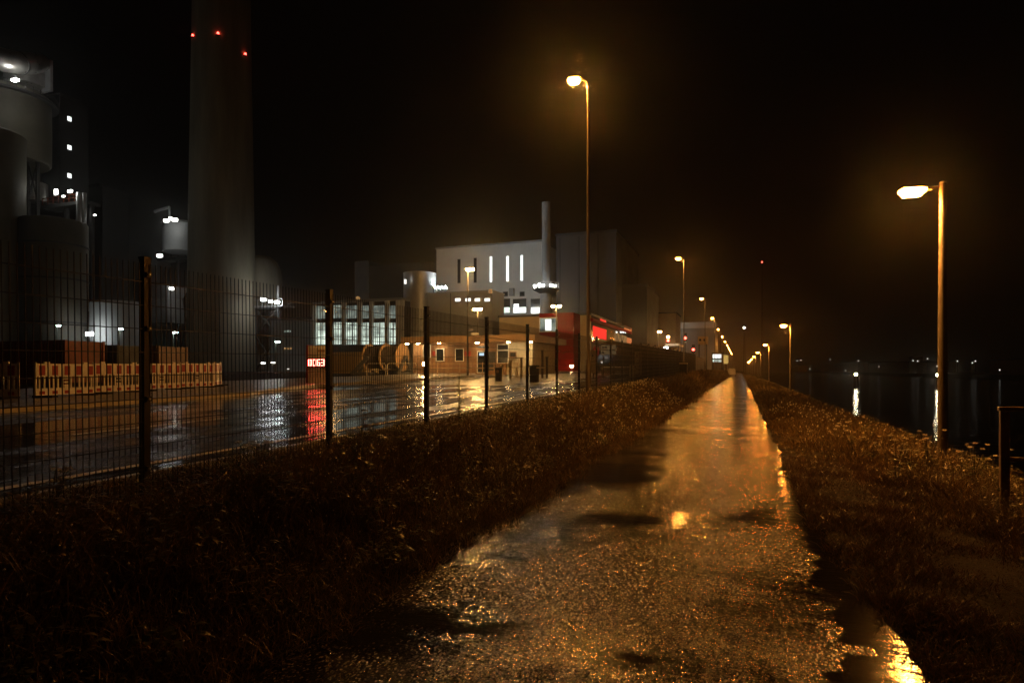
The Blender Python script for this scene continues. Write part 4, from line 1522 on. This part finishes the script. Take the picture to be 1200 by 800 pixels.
# boards and signs further along the yard
p = G(713, 46)
g = zl(p.y)
sg = thing('direction_sign', 'pale two-panel direction sign with dark dots outside the office', 'sign', (p.x, p.y, g), world=True)
for s in (-.4, .4):
    MB().box(p.x + s - .04, p.x + s + .04, p.y + .03, p.y + .1, g - .2, ZP(404, 46)).build('post', 'pole', sg)
for k, (ya, yb) in enumerate(((404.3, 409.4), (410.6, 415.4))):
    b_ = MB().box(p.x - .56, p.x + .56, p.y - .03, p.y + .03, ZP(yb, 46), ZP(ya, 46)).build('board', 'e_board', sg)  # board brightened by added emission
    zz = (ZP(ya, 46) + ZP(yb, 46)) / 2
    for q_ in ((-.4, -.18) if k == 0 else (-.4,)):
        MB().box(p.x + q_ - .08, p.x + q_ + .08, p.y - .04, p.y - .031, zz - .07, zz + .07).build('symbol', 'sign_dark', b_)
for (px, w, ya, yb, d_, lab) in ((747.5, .36, 412, 439, 36, 'pale upright notice board on a post at the dark screen fence'), (695.5, .3, 410, 437, 44, 'pale upright info column beside the tall lamp pole')):
    p = G(px, d_)
    g = zl(p.y)
    t = thing('notice_board', lab, 'sign', (p.x, p.y, g), world=True)
    MB().box(p.x - .04, p.x + .04, p.y + .03, p.y + .1, g - .2, ZP(ya, d_)).build('post', 'pole', t)
    zmid = (ZP(ya, d_) + ZP(yb, d_)) / 2
    MB().box(p.x - w / 2, p.x + w / 2, p.y - .03, p.y + .02, zmid + .02, ZP(ya, d_)).build('board', 'sign_face', t)
    MB().box(p.x - w / 2, p.x + w / 2, p.y - .03, p.y + .02, ZP(yb, d_), zmid - .02).build('board', 'sign_face', t)
    MB().box(p.x - .09, p.x - .02, p.y - .036, p.y - .031, zmid + .35, zmid + .5).build('symbol', 'sign_dark', t)
d_ = 52
Yb_ = G(722, d_).y
xa, zz = onY(706, 430, Yb_)
xb, _ = onY(738, 430, Yb_)
zz = ZP(430, d_)
g = zl(Yb_)
t = thing('boom_barrier', 'lowered pale boom barrier across the office driveway', 'barrier', ((xa + xb) / 2, Yb_, g), world=True)
MB().box(xa, xb, Yb_ - .03, Yb_ + .03, zz - .05, zz + .05).build('boom', 'white_paint', t)
MB().box(xb, xb + .35, Yb_ - .17, Yb_ + .17, g - .1, zz + .18).build('drive_post', 'sign_face', t)
MB().box(xa - .08, xa - .001, Yb_ - .05, Yb_ + .05, g - .1, zz + .06).build('rest_post', 'sign_face', t)
for i, (px, py, d_) in enumerate(((705.5, 424, 50), (670, 428.5, 80))):
    small_light('low_lamp', ['small white lamp above the boom barrier', 'small warm lamp at the foot of the red block'][i], 'lamp', px, py, d_, 'e_far' if i == 0 else 'e_soffit', .1 if i == 0 else .22, ground=zl(60), thin=.03)

# ------------------------------------------------------------------ beyond the screen fence
x0, x1, Y, zt = front(782, 838, 377, 190)
t = thing('long_warehouse', 'long dim warehouse with pale lit eaves behind the screen fence', 'building', ((x0 + x1) / 2, Y, GB), world=True)
MB().box(x0, x1, Y, Y + 25, GB - .5, ZP(384, 190)).build('wall', 'clad_grey', t)
MB().box(x0 - .4, x1 + .4, Y - .5, Y + 25, ZP(384, 190), zt).build('roof', 'clad_white', t)
for px, py, r in ((786, 381.5, .4), (790.5, 382.5, .5)):
    q = G(px, 186, ZP(py, 186))
    MB().box(q.x - r, q.x + r, q.y - .3, q.y + .3, q.z - .35, q.z + .35).build('wall_lamp', 'e_plant', t)
x0, x1, Y, zt = front(779, 796, 402, 105)
t = thing('canopy_roof', 'low pale canopy with a bright lamp behind the screen fence', 'canopy', ((x0 + x1) / 2, Y, GB), world=True)
MB().box(x0, x1, Y, Y + 8, ZP(405, 105), zt).build('roof', 'clad_white', t)
for xx in (x0 + .2, x1 - .2):
    MB().box(xx - .1, xx + .1, Y + .3, Y + .5, GB - .3, ZP(405, 105) - .003).build('post', 'pole', t)
q = G(780.5, 103, ZP(408, 103))
MB().box(q.x - .3, q.x + .3, q.y - .2, q.y + .2, q.z - .25, q.z + .25).build('lamp', 'e_plant', t)
x0, x1, Y, zt = front(818, 829, 394, 130)
t = thing('site_cabin', 'small raised ochre cabin with dark windows behind the lamp row', 'cabin', ((x0 + x1) / 2, Y, GB), world=True)
MB().box(x0, x1, Y, Y + 4, ZP(403, 130), zt).build('wall', 'ochre', t)
for xx in (x0 + .2, x1 - .2):
    MB().box(xx - .12, xx + .12, Y + .2, Y + .5, GB - .3, ZP(403, 130) - .003).build('stilt', 'iron', t)
for px in (820.5, 825.5):
    win(t, px - 1.2, 397, px + 1.2, 399.5, Y, 'glass', 'window')
x0, x1, Y, zt = front(834, 848, 412.5, 150)
t = thing('lit_pavilion', 'small pavilion with two rows of glaring white windows at the path end', 'building', ((x0 + x1) / 2, Y, GB), world=True)
MB().box(x0, x1, Y, Y + 6, GB - .5, zt).build('wall', 'clad_dark', t)
for a, b_ in ((835.2, 837.6), (838, 841), (841.6, 845.2)):
    win(t, a, 415, b_, 419.5, Y, 'e_win', 'window')
    win(t, a, 421, b_, 424, Y, 'e_pane', 'window')
x0, x1, Y, zt = front(848, 853.5, 416, 140)
t = thing('yellow_board', 'upright glowing yellow board beside the white-windowed pavilion', 'sign', ((x0 + x1) / 2, Y, GB), world=True)
MB().box(x0, x1, Y, Y + .25, ZP(426, 140), zt).build('board', 'e_sign', t)
MB().box((x0 + x1) / 2 - .1, (x0 + x1) / 2 + .1, Y + .26, Y + .4, GB - .3, zt - .3).build('post', 'pole', t)
for i, (px, py) in enumerate(((783, 399), (803, 396), (812.5, 409.5))):
    d_ = 112
    p = G(px, d_, ZP(py, d_))
    t = thing('signal_mast', ['signal mast with red lamp under a pale one beyond the screen fence', 'signal mast whose red lamp glows beside a tall lamp pole', 'lower signal mast with red lamp by the ochre cabin'][i], 'signal', (p.x, p.y, GB), world=True, group='red signal masts')
    MB().bar((p.x, p.y + .15, GB - .3), (p.x, p.y + .15, p.z + .7), .14).build('mast', 'iron', t)
    MB().box(p.x - .28, p.x + .28, p.y - .02, p.y + .06, p.z - .6, p.z + .9).build('signal_head', 'black', t)
    MB().lathe((p.x, p.y - .1, p.z), [(.1, -.22), (.24, -.08), (.24, .08), (.1, .22)], 12).build('red_lamp', 'e_red', t, True)
    if i == 0:
        MB().lathe((p.x, p.y - .1, p.z + .65), [(.08, -.16), (.18, -.06), (.18, .06), (.08, .16)], 12).build('upper_lamp', 'e_yard', t, True)
small_light('fence_lamp', 'tiny red lamp at the end of the black annex', 'lamp', 769, 408.5, 90, 'e_red', .1, thin=.03)
# van at the end of the path
p = G(857.5, 165)
vn = thing('parked_van', 'pale van parked far away where the path ends', 'van', (p.x, p.y, 0.0), world=True)
MB().loft([[(p.x - .95, p.y, .4), (p.x + .95, p.y, .4), (p.x + .95, p.y, 1.1), (p.x - .95, p.y, 1.1)],
           [(p.x - .95, p.y + .2, .35), (p.x + .95, p.y + .2, .35), (p.x + .82, p.y + .5, 2.0), (p.x - .82, p.y + .5, 2.0)],
           [(p.x - .95, p.y + 4.6, .35), (p.x + .95, p.y + 4.6, .35), (p.x + .85, p.y + 4.5, 2.0), (p.x - .85, p.y + 4.5, 2.0)]]).build('body', 'car', vn, bevel=.05)
for sx_ in (-.96, .78):
    for yy_ in (.9, 3.7):
        m = MB()
        m.loft([[(p.x + sx_ + o_, p.y + yy_ + .34 * math.cos(2 * PI * k / 14), .35 + .34 * math.sin(2 * PI * k / 14)) for k in range(14)] for o_ in (0, .18)])
        m.build('wheel', 'rubber', vn)

# masts with lights far ahead
for (px, py, d_, mt, lab) in ((893, 308, 420, 'e_red', 'very tall thin mast with a single red light above the path'), (872, 385, 300, 'e_plant', 'tall mast with a white star of light beyond the path end')):
    p = G(px, d_, ZP(py, d_))
    t = thing('lattice_mast', lab, 'mast', (p.x, p.y, 0), world=True)
    m = MB()
    for a in range(3):
        ang_ = 2 * PI * a / 3
        m.bar((p.x + .7 * math.cos(ang_), p.y + .7 * math.sin(ang_), -.5), (p.x + .25 * math.cos(ang_), p.y + .25 * math.sin(ang_), p.z), .1)
    for k in range(16):
        f_ = k / 16
        zz = p.z * f_
        r_ = .7 - .45 * f_
        for a in range(3):
            a1_, a2_ = 2 * PI * a / 3, 2 * PI * (a + 1) / 3
            m.bar((p.x + r_ * math.cos(a1_), p.y + r_ * math.sin(a1_), zz), (p.x + r_ * math.cos(a2_), p.y + r_ * math.sin(a2_), zz + p.z / 16), .06)
    m.build('lattice', 'iron', t)
    MB().lathe((p.x, p.y, p.z), [(.2, 0), (.45, .2), (.45, .6), (.15, .9)], 10).build('beacon', mt, t, True)

# ------------------------------------------------------------------ far bank
for i, (px0, px1, h, lab) in enumerate(((905, 935, 12, 'dim brown shed at the far corner of the dark shore'), (962, 1012, 10.5, 'long dim brown warehouse on the far bank, path side half'),
                                         (1018, 1066, 8.0, 'long dim brown warehouse with a stub tower on the far bank'), (1160, 1215, 6.5, 'dark shed on the far bank at the picture edge'))):
    X0 = 122.0
    ya, _ = onX(px0, 400, X0)
    yb, _ = onX(px1, 400, X0)
    ya = min(ya, 1700)
    t = thing('quay_warehouse', lab, 'building', (X0, (ya + yb) / 2, -.4), world=True, group='sheds on the far bank')
    MB().box(X0, X0 + 30, min(ya, yb), max(ya, yb), -.8, h).build('wall', 'bank', t)
    MB().box(X0 - .6, X0 + 30.5, min(ya, yb) - .5, max(ya, yb) + .5, h, h + .6).build('roof', 'clad_dark', t)
    if i == 2:
        MB().box(X0 + 2, X0 + 9, min(ya, yb) + 1, min(ya, yb) + 10, h + .6, h + 4.5).build('stub_tower', 'bank', t)
far_pts = [(934, 422.5), (938.5, 422), (973, 421), (1006, 422.5), (949, 432), (991, 434), (1030, 429.5), (1070, 422.5), (1075.5, 423), (1087, 420.3), (1100.5, 422.5),
           (1098, 429), (1122, 423), (1139.5, 425), (1143, 423), (1171.5, 433.3)]
for i, (px, py) in enumerate(sorted(far_pts)):
    X0 = 116.0
    Yq, zq = onX(px, py, X0)
    r = 0.0006 * Yq + .06
    bright = py < 424.5 or px > 1160
    t = thing('quay_lamp', 'tiny light on the far bank, %s along the dark shore from the path' % ORD[i], 'quay lamp', (X0, Yq, -.4), world=True, group='lights along the far bank')
    MB().tube([(X0, Yq, -.5), (X0, Yq, zq)], .12, 6).build('mast', 'iron', t)
    MB().lathe((X0, Yq, zq), [(r * .5, -r), (r, -r * .2), (r, r * .4), (r * .4, r)], 8).build('lamp', 'e_far', t, True)
# mooring dolphins with bright lamps
for i, (px, py, d_) in enumerate(((1003, 438.5, 150), (1099, 439.3, 140))):
    p = G(px, d_, ZP(py, d_))
    t = thing('mooring_dolphin', ['mooring pile in the water with a bright lamp, clear of any pole', 'mooring pile with a bright lamp just beside the pale lamp pole'][i], 'mooring pile', (p.x, p.y, -2.5), world=True, group='lit mooring piles')
    for a in range(3):
        ang_ = 2 * PI * a / 3
        MB().tube([(p.x + .9 * math.cos(ang_), p.y + .9 * math.sin(ang_), -4.5), (p.x + .35 * math.cos(ang_), p.y + .35 * math.sin(ang_), p.z - .55)], .2, 8).build('pile', 'iron', t)
    MB().lathe((p.x, p.y, p.z), [(.7, -.55), (.7, -.3)], 12).build('deck', 'iron', t)
    MB().lathe((p.x, p.y, p.z), [(.12, -.3), (.3, -.2), (.3, .2), (.12, .3)], 12).build('lamp', 'e_nav', t, True)

# ------------------------------------------------------------------ steel railing at the picture's edge
p = G(1177, 7.25)
g = terr_z(p.x, p.y)
rl = thing('steel_railing', 'weathered steel railing post and rail at the water edge', 'railing', (p.x, p.y, g), world=True)
zt = ZP(481.5, 7.25)
MB().box(p.x - .045, p.x + .045, p.y - .03, p.y + .03, g - .3, zt).build('post', 'fascia', rl, bevel=.006)
MB().box(p.x + 1.75, p.x + 1.84, p.y - .03, p.y + .03, terr_z(p.x + 1.8, p.y) - .3, zt).build('post', 'fascia', rl, bevel=.006)
MB().box(p.x - .06, p.x + 1.9, p.y - .035, p.y + .035, zt + .001, zt + .05).build('top_rail', 'fascia', rl, bevel=.006)
MB().box(p.x + .046, p.x + 1.749, p.y - .015, p.y + .015, zt - .58, zt - .53).build('mid_rail', 'fascia', rl)

# ------------------------------------------------------------------ grass
def grass(name, n, xr, yr, hfun, cols, wbase, dens_pow=1.6, keep=None):
    """blades scattered denser towards the viewer; each blade is a bent strip of 3 quads"""
    u = RNG.random(n)
    y = yr[0] + (yr[1] - yr[0]) * u ** dens_pow
    x = RNG.uniform(xr[0], xr[1], n)
    if keep is not None:
        k = keep(x, y)
        x, y = x[k], y[k]
    n = len(x)
    zg = zg_at(x, y)
    cl = np.sin(x * 2.1 + y * 1.3) * np.sin(y * .83 - x * 1.7) * .5 + .5
    cl2 = np.sin(x * 5.3 - y * 4.1) * np.sin(y * 3.7 + x * 2.9) * .5 + .5
    hh = hfun(x, y) * (0.3 + .7 * cl + .4 * cl2) * RNG.uniform(.35, 1.3, n)
    dist = np.sqrt(x * x + y * y)
    w = np.maximum(wbase * RNG.uniform(.5, 2.0, n), dist * .0008)
    az = RNG.uniform(0, 2 * np.pi, n)
    lean = hh * (.2 + 1.1 * RNG.random(n))
    dx, dy = np.cos(az), np.sin(az)
    fa = RNG.uniform(0, 2 * np.pi, n)
    wx, wy = np.cos(fa), np.sin(fa)
    ts = [0, .38, .72, 1.0]
    ws = [1, .85, .55, .08]
    V = np.zeros((n, 8, 3), np.float32)
    for i, (t, s) in enumerate(zip(ts, ws)):
        bx = x + dx * lean * t ** 1.8
        by = y + dy * lean * t ** 1.8
        bz = zg - .02 + hh * (t - .22 * t ** 3 * (lean / np.maximum(hh, .01)))
        V[:, 2 * i, 0] = bx - wx * w * s * .5
        V[:, 2 * i, 1] = by - wy * w * s * .5
        V[:, 2 * i, 2] = bz
        V[:, 2 * i + 1, 0] = bx + wx * w * s * .5
        V[:, 2 * i + 1, 1] = by + wy * w * s * .5
        V[:, 2 * i + 1, 2] = bz
    quad = np.array([[0, 1, 3, 2], [2, 3, 5, 4], [4, 5, 7, 6]], np.int32)
    Fi = (quad[None] + (np.arange(n, dtype=np.int32) * 8)[:, None, None]).reshape(-1)
    me = bpy.data.meshes.new(name)
    me.vertices.add(n * 8)
    me.vertices.foreach_set('co', V.reshape(-1))
    me.loops.add(len(Fi))
    me.loops.foreach_set('vertex_index', Fi)
    nf = n * 3
    me.polygons.add(nf)
    me.polygons.foreach_set('loop_start', np.arange(nf, dtype=np.int32) * 4)
    me.polygons.foreach_set('loop_total', np.full(nf, 4, np.int32))
    me.update(calc_edges=True)
    cols = np.array(cols, np.float32)
    ci = cols[RNG.integers(0, len(cols), n)] * RNG.uniform(.7, 1.3, (n, 1)).astype(np.float32)
    ca = np.ones((n, 8, 4), np.float32)
    ca[:, :, :3] = ci[:, None, :]
    at = me.color_attributes.new('tint', 'FLOAT_COLOR', 'POINT')
    at.data.foreach_set('color', ca.reshape(-1))
    me.materials.append(M['blade'])
    o = bpy.data.objects.new(name, me)
    COL.objects.link(o)
    o['kind'] = 'stuff'
    return o


GREENS = [(.085, .058, .016), (.10, .068, .020), (.07, .048, .014), (.15, .09, .03), (.19, .115, .04), (.11, .068, .022), (.09, .052, .018)]


def h_left(x, y):
    e = np.clip((-2.15 - x) / 1.3, 0, 1)
    f = np.clip((x + 4.9) / .9, .45, 1)
    return .06 + .33 * e * f


def h_right(x, y):
    xt = 2.0 - 1.3 * np.clip((y - 6.5) / 7.0, 0, 1) + .35 * np.sin(y * 1.3 + .6) + .2 * np.sin(y * 3.1)
    e = np.clip((x - xt) / 1.0, 0, 1)
    return .05 + .30 * e


grass('verge_grass', 85000, (-5.45, -2.12), (.6, 26), h_left, GREENS, .0055, 1.5).update_tag()
grass('verge_grass', 42000, (-5.45, -2.15), (24, 190), lambda x, y: h_left(x, y) * 1.1, GREENS, .006, 1.9)
grass('bank_grass', 70000, (.72, 6.4), (.8, 24), h_right, GREENS, .0055, 1.4,
      keep=lambda x, y: x > .68 + .075 * np.maximum(0, 6.8 - y))
grass('bank_grass', 36000, (.78, 6.4), (22, 190), h_right, GREENS, .006, 1.9)
BROWNS = [(.10, .050, .02), (.07, .04, .016), (.125, .062, .025), (.06, .042, .016), (.09, .045, .018)]
grass('trodden_grass', 95000, (.60, 3.8), (1.2, 12), lambda x, y: .05 + .05 * (np.sin(x * 4.1 + y * 2.3) * np.sin(y * 3.3 - x) + 1), BROWNS, .005, 1.25,
      keep=lambda x, y: x > .62 + .075 * np.maximum(0, 6.8 - np.maximum(y, 1.5)) + .08 * np.sin(y * 5.1) * np.sin(y * 11.3))
grass('path_edge_grass', 22000, (-2.6, -1.92), (.8, 40), lambda x, y: np.full_like(x, .15), GREENS, .005, 1.7,
      keep=lambda x, y: x < -2.16 + .10 * np.sin(y * 1.05 + .4) + .07 * np.sin(y * 2.3) + .06 * np.sin(y * 9.1) + .05 * np.sin(y * 4.7))
grass('path_edge_grass', 14000, (.5, 1.25), (.8, 40), lambda x, y: np.full_like(x, .08), GREENS, .005, 1.7,
      keep=lambda x, y: (x > .56 + .075 * np.maximum(0, 6.8 - y)) & (np.sin(y * 3.1) * np.sin(y * 7.7 + 1) + (x - .72) * 6 > 0))


# ------------------------------------------------------------------ individual weeds
def leaf_mb(mb, cols, base, direc, L, w, col):
    d = Vector(direc).normalized()
    s = d.cross(Vector((0, 0, 1)))
    if s.length < 1e-3:
        s = Vector((1, 0, 0))
    s.normalize()
    b = Vector(base)
    pts = [b - s * w * .12, b + s * w * .12, b + d * L * .45 + s * w * .5 + Vector((0, 0, .02 * L)), b + d * L * .45 - s * w * .5 + Vector((0, 0, .02 * L)), b + d * L - Vector((0, 0, .25 * L))]
    mb.add(pts, [(0, 1, 2, 3), (3, 2, 4)])
    cols += [col] * 5


def tint(o, col=None, cols=None):
    me = o.data
    at = me.color_attributes.new('tint', 'FLOAT_COLOR', 'POINT')
    n = len(me.vertices)
    arr = []
    for i in range(n):
        c = cols[i] if cols else col
        arr += [c[0], c[1], c[2], 1.0]
    at.data.foreach_set('color', arr)


def weed(x, y, h, kind, lab, seed):
    r = random.Random(seed)
    g = float(zg_at(x, y))
    t = thing('weed_plant', lab, 'plant', (x, y, g))
    stems = MB()
    lv, lc = MB(), []
    heads = []
    ns = 1 if kind == 'mullein' else r.randint(4, 7)
    for k in range(ns):
        a = r.uniform(0, 2 * PI)
        ln = 0 if kind == 'mullein' else r.uniform(.1, .35) * h
        hh = h * (1 if kind == 'mullein' else r.uniform(.6, 1.05))
        pts = [(r.uniform(-.04, .04), r.uniform(-.04, .04), -.03), (ln * .35 * math.cos(a), ln * .35 * math.sin(a), hh * .5), (ln * math.cos(a), ln * math.sin(a), hh)]
        stems.tube(pts, [.006, .005, .003] if kind != 'mullein' else [.012, .01, .005], 5)
        nl = 46 if kind == 'mullein' else r.randint(7, 12)
        for j in range(nl):
            f = r.uniform(.08, .95)
            b = Vector(pts[0]).lerp(Vector(pts[1]), f * 2) if f < .5 else Vector(pts[1]).lerp(Vector(pts[2]), f * 2 - 1)
            aa = r.uniform(0, 2 * PI)
            L = r.uniform(.09, .2) * (1.15 - f) * (1.3 if kind == 'mullein' else .9) + .03
            leaf_mb(lv, lc, b, (math.cos(aa), math.sin(aa), r.uniform(.1, .7)), L, L * r.uniform(.25, .4), (r.uniform(.04, .08), r.uniform(.05, .075), .02))
        heads.append(pts[2])
    so = stems.build('stem', 'leaf', t)
    tint(so, (.07, .06, .025))
    lo = lv.build('leaves', 'leaf', t)
    tint(lo, cols=lc)
    if kind == 'yarrow':
        for hx, hy, hz_ in heads:
            fb = MB()
            for j in range(16):
                a, rr_ = r.uniform(0, 2 * PI), .032 * math.sqrt(r.random())
                fx, fy, fz = hx + rr_ * math.cos(a), hy + rr_ * math.sin(a), hz_ + r.uniform(-.006, .012) - rr_ * .15
                fb.lathe((fx, fy, fz), [(.003, -.004), (.010, .001), (.006, .006)], 6)
            fb.build('flower_head', 'petal', t)
    return t


weed(-4.15, 8.9, .95, 'mullein', 'dark cone-shaped weed rising in front of the mesh fence', 100)
rw = [(1020, 505, 10.5), (1050, 548, 8.4), (1088, 520, 10.5), (1128, 545, 10.2), (1142, 552, 9.2), (1165, 540, 10.5), (985, 505, 12.5), (1068, 535, 9.3), (1000, 520, 11.0)]
rlab = ['pale-flowered weed at the crest of the bank, clear of the lamp pole', 'low pale-flowered weed at the edge of the bare ground', 'pale-flowered weed just left of the lamp pole foot',
        'pale-flowered weed touching the lamp pole foot on its right', 'pale-flowered weed between lamp pole and railing, lower one', 'pale-flowered weed closest to the railing post',
        'small pale-flowered weed near the bright puddle edge', 'pale-flowered weed in the thick of the bank left of the lamp pole', 'straggly pale-flowered weed behind the puddled path edge']
for i, (px, py, d_) in enumerate(rw):
    p = G(px, d_)
    weed(p.x, p.y, .48 + .12 * (i % 3), 'yarrow', rlab[i], 200 + i)
lw = [(60, 612, 4.6), (300, 575, 6.0), (420, 556, 7.2), (655, 500, 13.5)]
llab = ['pale-headed weed right below the road edge line at the picture edge', 'pale-headed weed below the gap between the two big fence posts',
        'pale-headed weed just past the second big fence post', 'pale-headed weed on the verge before the tall lamp']
for i, (px, py, d_) in enumerate(lw):
    p = G(px, d_)
    weed(p.x, p.y, .38 + .1 * (i % 3), 'yarrow', llab[i], 300 + i)


def seed_heads(n, xr, yr):
    """small pale seed heads and wet leaf tips standing among the grass"""
    mb = MB()
    for _ in range(n):
        x = random.uniform(*xr)
        y = yr[0] + (yr[1] - yr[0]) * random.random() ** 1.6
        hmax = float((h_left if x < 0 else h_right)(np.array([x]), np.array([y]))[0])
        z = float(zg_at(x, y)) + hmax * random.uniform(.5, 1.15)
        r_ = max(random.uniform(.003, .009), .0009 * y)
        e = random.uniform(.7, 1.8)
        mb.add([(x + r_, y, z), (x, y + r_, z), (x - r_, y, z), (x, y - r_, z), (x, y, z + r_ * e), (x, y, z - r_ * e)],
               [(0, 1, 4), (1, 2, 4), (2, 3, 4), (3, 0, 4), (1, 0, 5), (2, 1, 5), (3, 2, 5), (0, 3, 5)])
    o = mb.build('seed_heads', 'petal')
    o['kind'] = 'stuff'


def broadleaf(n, xr, yr):
    """low clumps of dock, clover and nettle leaves growing through the grass"""
    mb, cols = MB(), []
    for _ in range(n):
        x = random.uniform(*xr)
        y = yr[0] + (yr[1] - yr[0]) * random.random() ** 1.5
        g = float(zg_at(x, y))
        hmax = float((h_left if x < 0 else h_right)(np.array([x]), np.array([y]))[0])
        R_ = random.uniform(.08, .28)
        big = random.random() < .35
        base = random.choice(((.05, .06, .016), (.07, .06, .02), (.09, .06, .02), (.04, .05, .015)))
        for k in range(random.randint(26, 60)):
            a = random.uniform(0, 2 * PI)
            q = R_ * math.sqrt(random.random())
            L = random.uniform(.03, .06) * (1.5 if big else .75)
            f = random.uniform(.7, 1.3)
            leaf_mb(mb, cols, (x + q * math.cos(a), y + q * math.sin(a), g + hmax * random.uniform(.25, 1.1)),
                    (math.cos(a), math.sin(a), random.uniform(-.1, .8)), L, L * random.uniform(.35, .6), tuple(c * f for c in base))
    o = mb.build('undergrowth', 'leaf')
    tint(o, cols=cols)
    o['kind'] = 'stuff'


broadleaf(520, (-5.2, -2.5), (1.2, 26))
broadleaf(130, (2.2, 4.8), (4.5, 22))
seed_heads(2600, (-5.3, -2.4), (1.0, 30))
seed_heads(900, (1.0, 5.0), (1.5, 26))

# ------------------------------------------------------------------ wet night air
HAZE = 0.0005
if HAZE > 0:
    mb = MB().box(-1495, 1495, -58, 1795, -6.2, 140)
    m = bpy.data.materials.new('wet_air')
    m.use_nodes = True
    nt = m.node_tree
    nt.nodes.remove(nt.nodes['Principled BSDF'])
    v = N(nt, 'ShaderNodeVolumePrincipled')
    v.inputs['Color'].default_value = (.9, .9, .9, 1)
    v.inputs['Density'].default_value = HAZE
    v.inputs['Anisotropy'].default_value = 0.91
    nt.links.new(v.outputs[0], nt.nodes['Material Output'].inputs['Volume'])
    M['wet_air'] = m
    o = mb.build('haze', 'wet_air')
    o['kind'] = 'stuff'

# ------------------------------------------------------------------ night sky
wd = bpy.data.worlds.new('World')
SC.world = wd
wd.use_nodes = True
nt = wd.node_tree
bg = nt.nodes['Background']
sky = nt.nodes.new('ShaderNodeTexSky')
sky.sky_type = 'NISHITA'
sky.sun_disc = False
sky.sun_elevation = math.radians(-3)
sky.sun_rotation = math.radians(200)
mx = nt.nodes.new('ShaderNodeMixRGB')
mx.inputs[0].default_value = .985
mx.inputs[2].default_value = (.55, .42, .36, 1)
nt.links.new(sky.outputs[0], mx.inputs[1])
nt.links.new(mx.outputs[0], bg.inputs[0])
bg.inputs[1].default_value = 0.0010

# ------------------------------------------------------------------ camera and render settings
cam = bpy.data.cameras.new('Camera')
co = bpy.data.objects.new('Camera', cam)
COL.objects.link(co)
cam.sensor_width = 36
cam.lens = 36 * F_PX / 1200
cam.shift_y = (HOR - 400) / 1200
cam.clip_start = .05
cam.clip_end = 4000
co.location = (0, 0, H)
co.rotation_euler = (PI / 2, 0, YAW)
SC.camera = co

SC.render.engine = 'CYCLES'
cy = SC.cycles
cy.use_light_tree = True
cy.max_bounces = 5
cy.diffuse_bounces = 2
cy.glossy_bounces = 3
cy.transmission_bounces = 2
cy.volume_bounces = 0
cy.sample_clamp_indirect = 4.0
cy.sample_clamp_direct = 0.0
cy.caustics_reflective = False
cy.caustics_refractive = False
cy.use_denoising = True
cy.denoiser = 'OPENIMAGEDENOISE'
SC.view_settings.view_transform = 'Standard'
SC.view_settings.look = 'None'
SC.view_settings.exposure = 0.0
SC.view_settings.gamma = 1.0
SC.view_settings.use_curve_mapping = False
for o in bpy.data.objects:
    if '_w' in o:
        del o['_w']
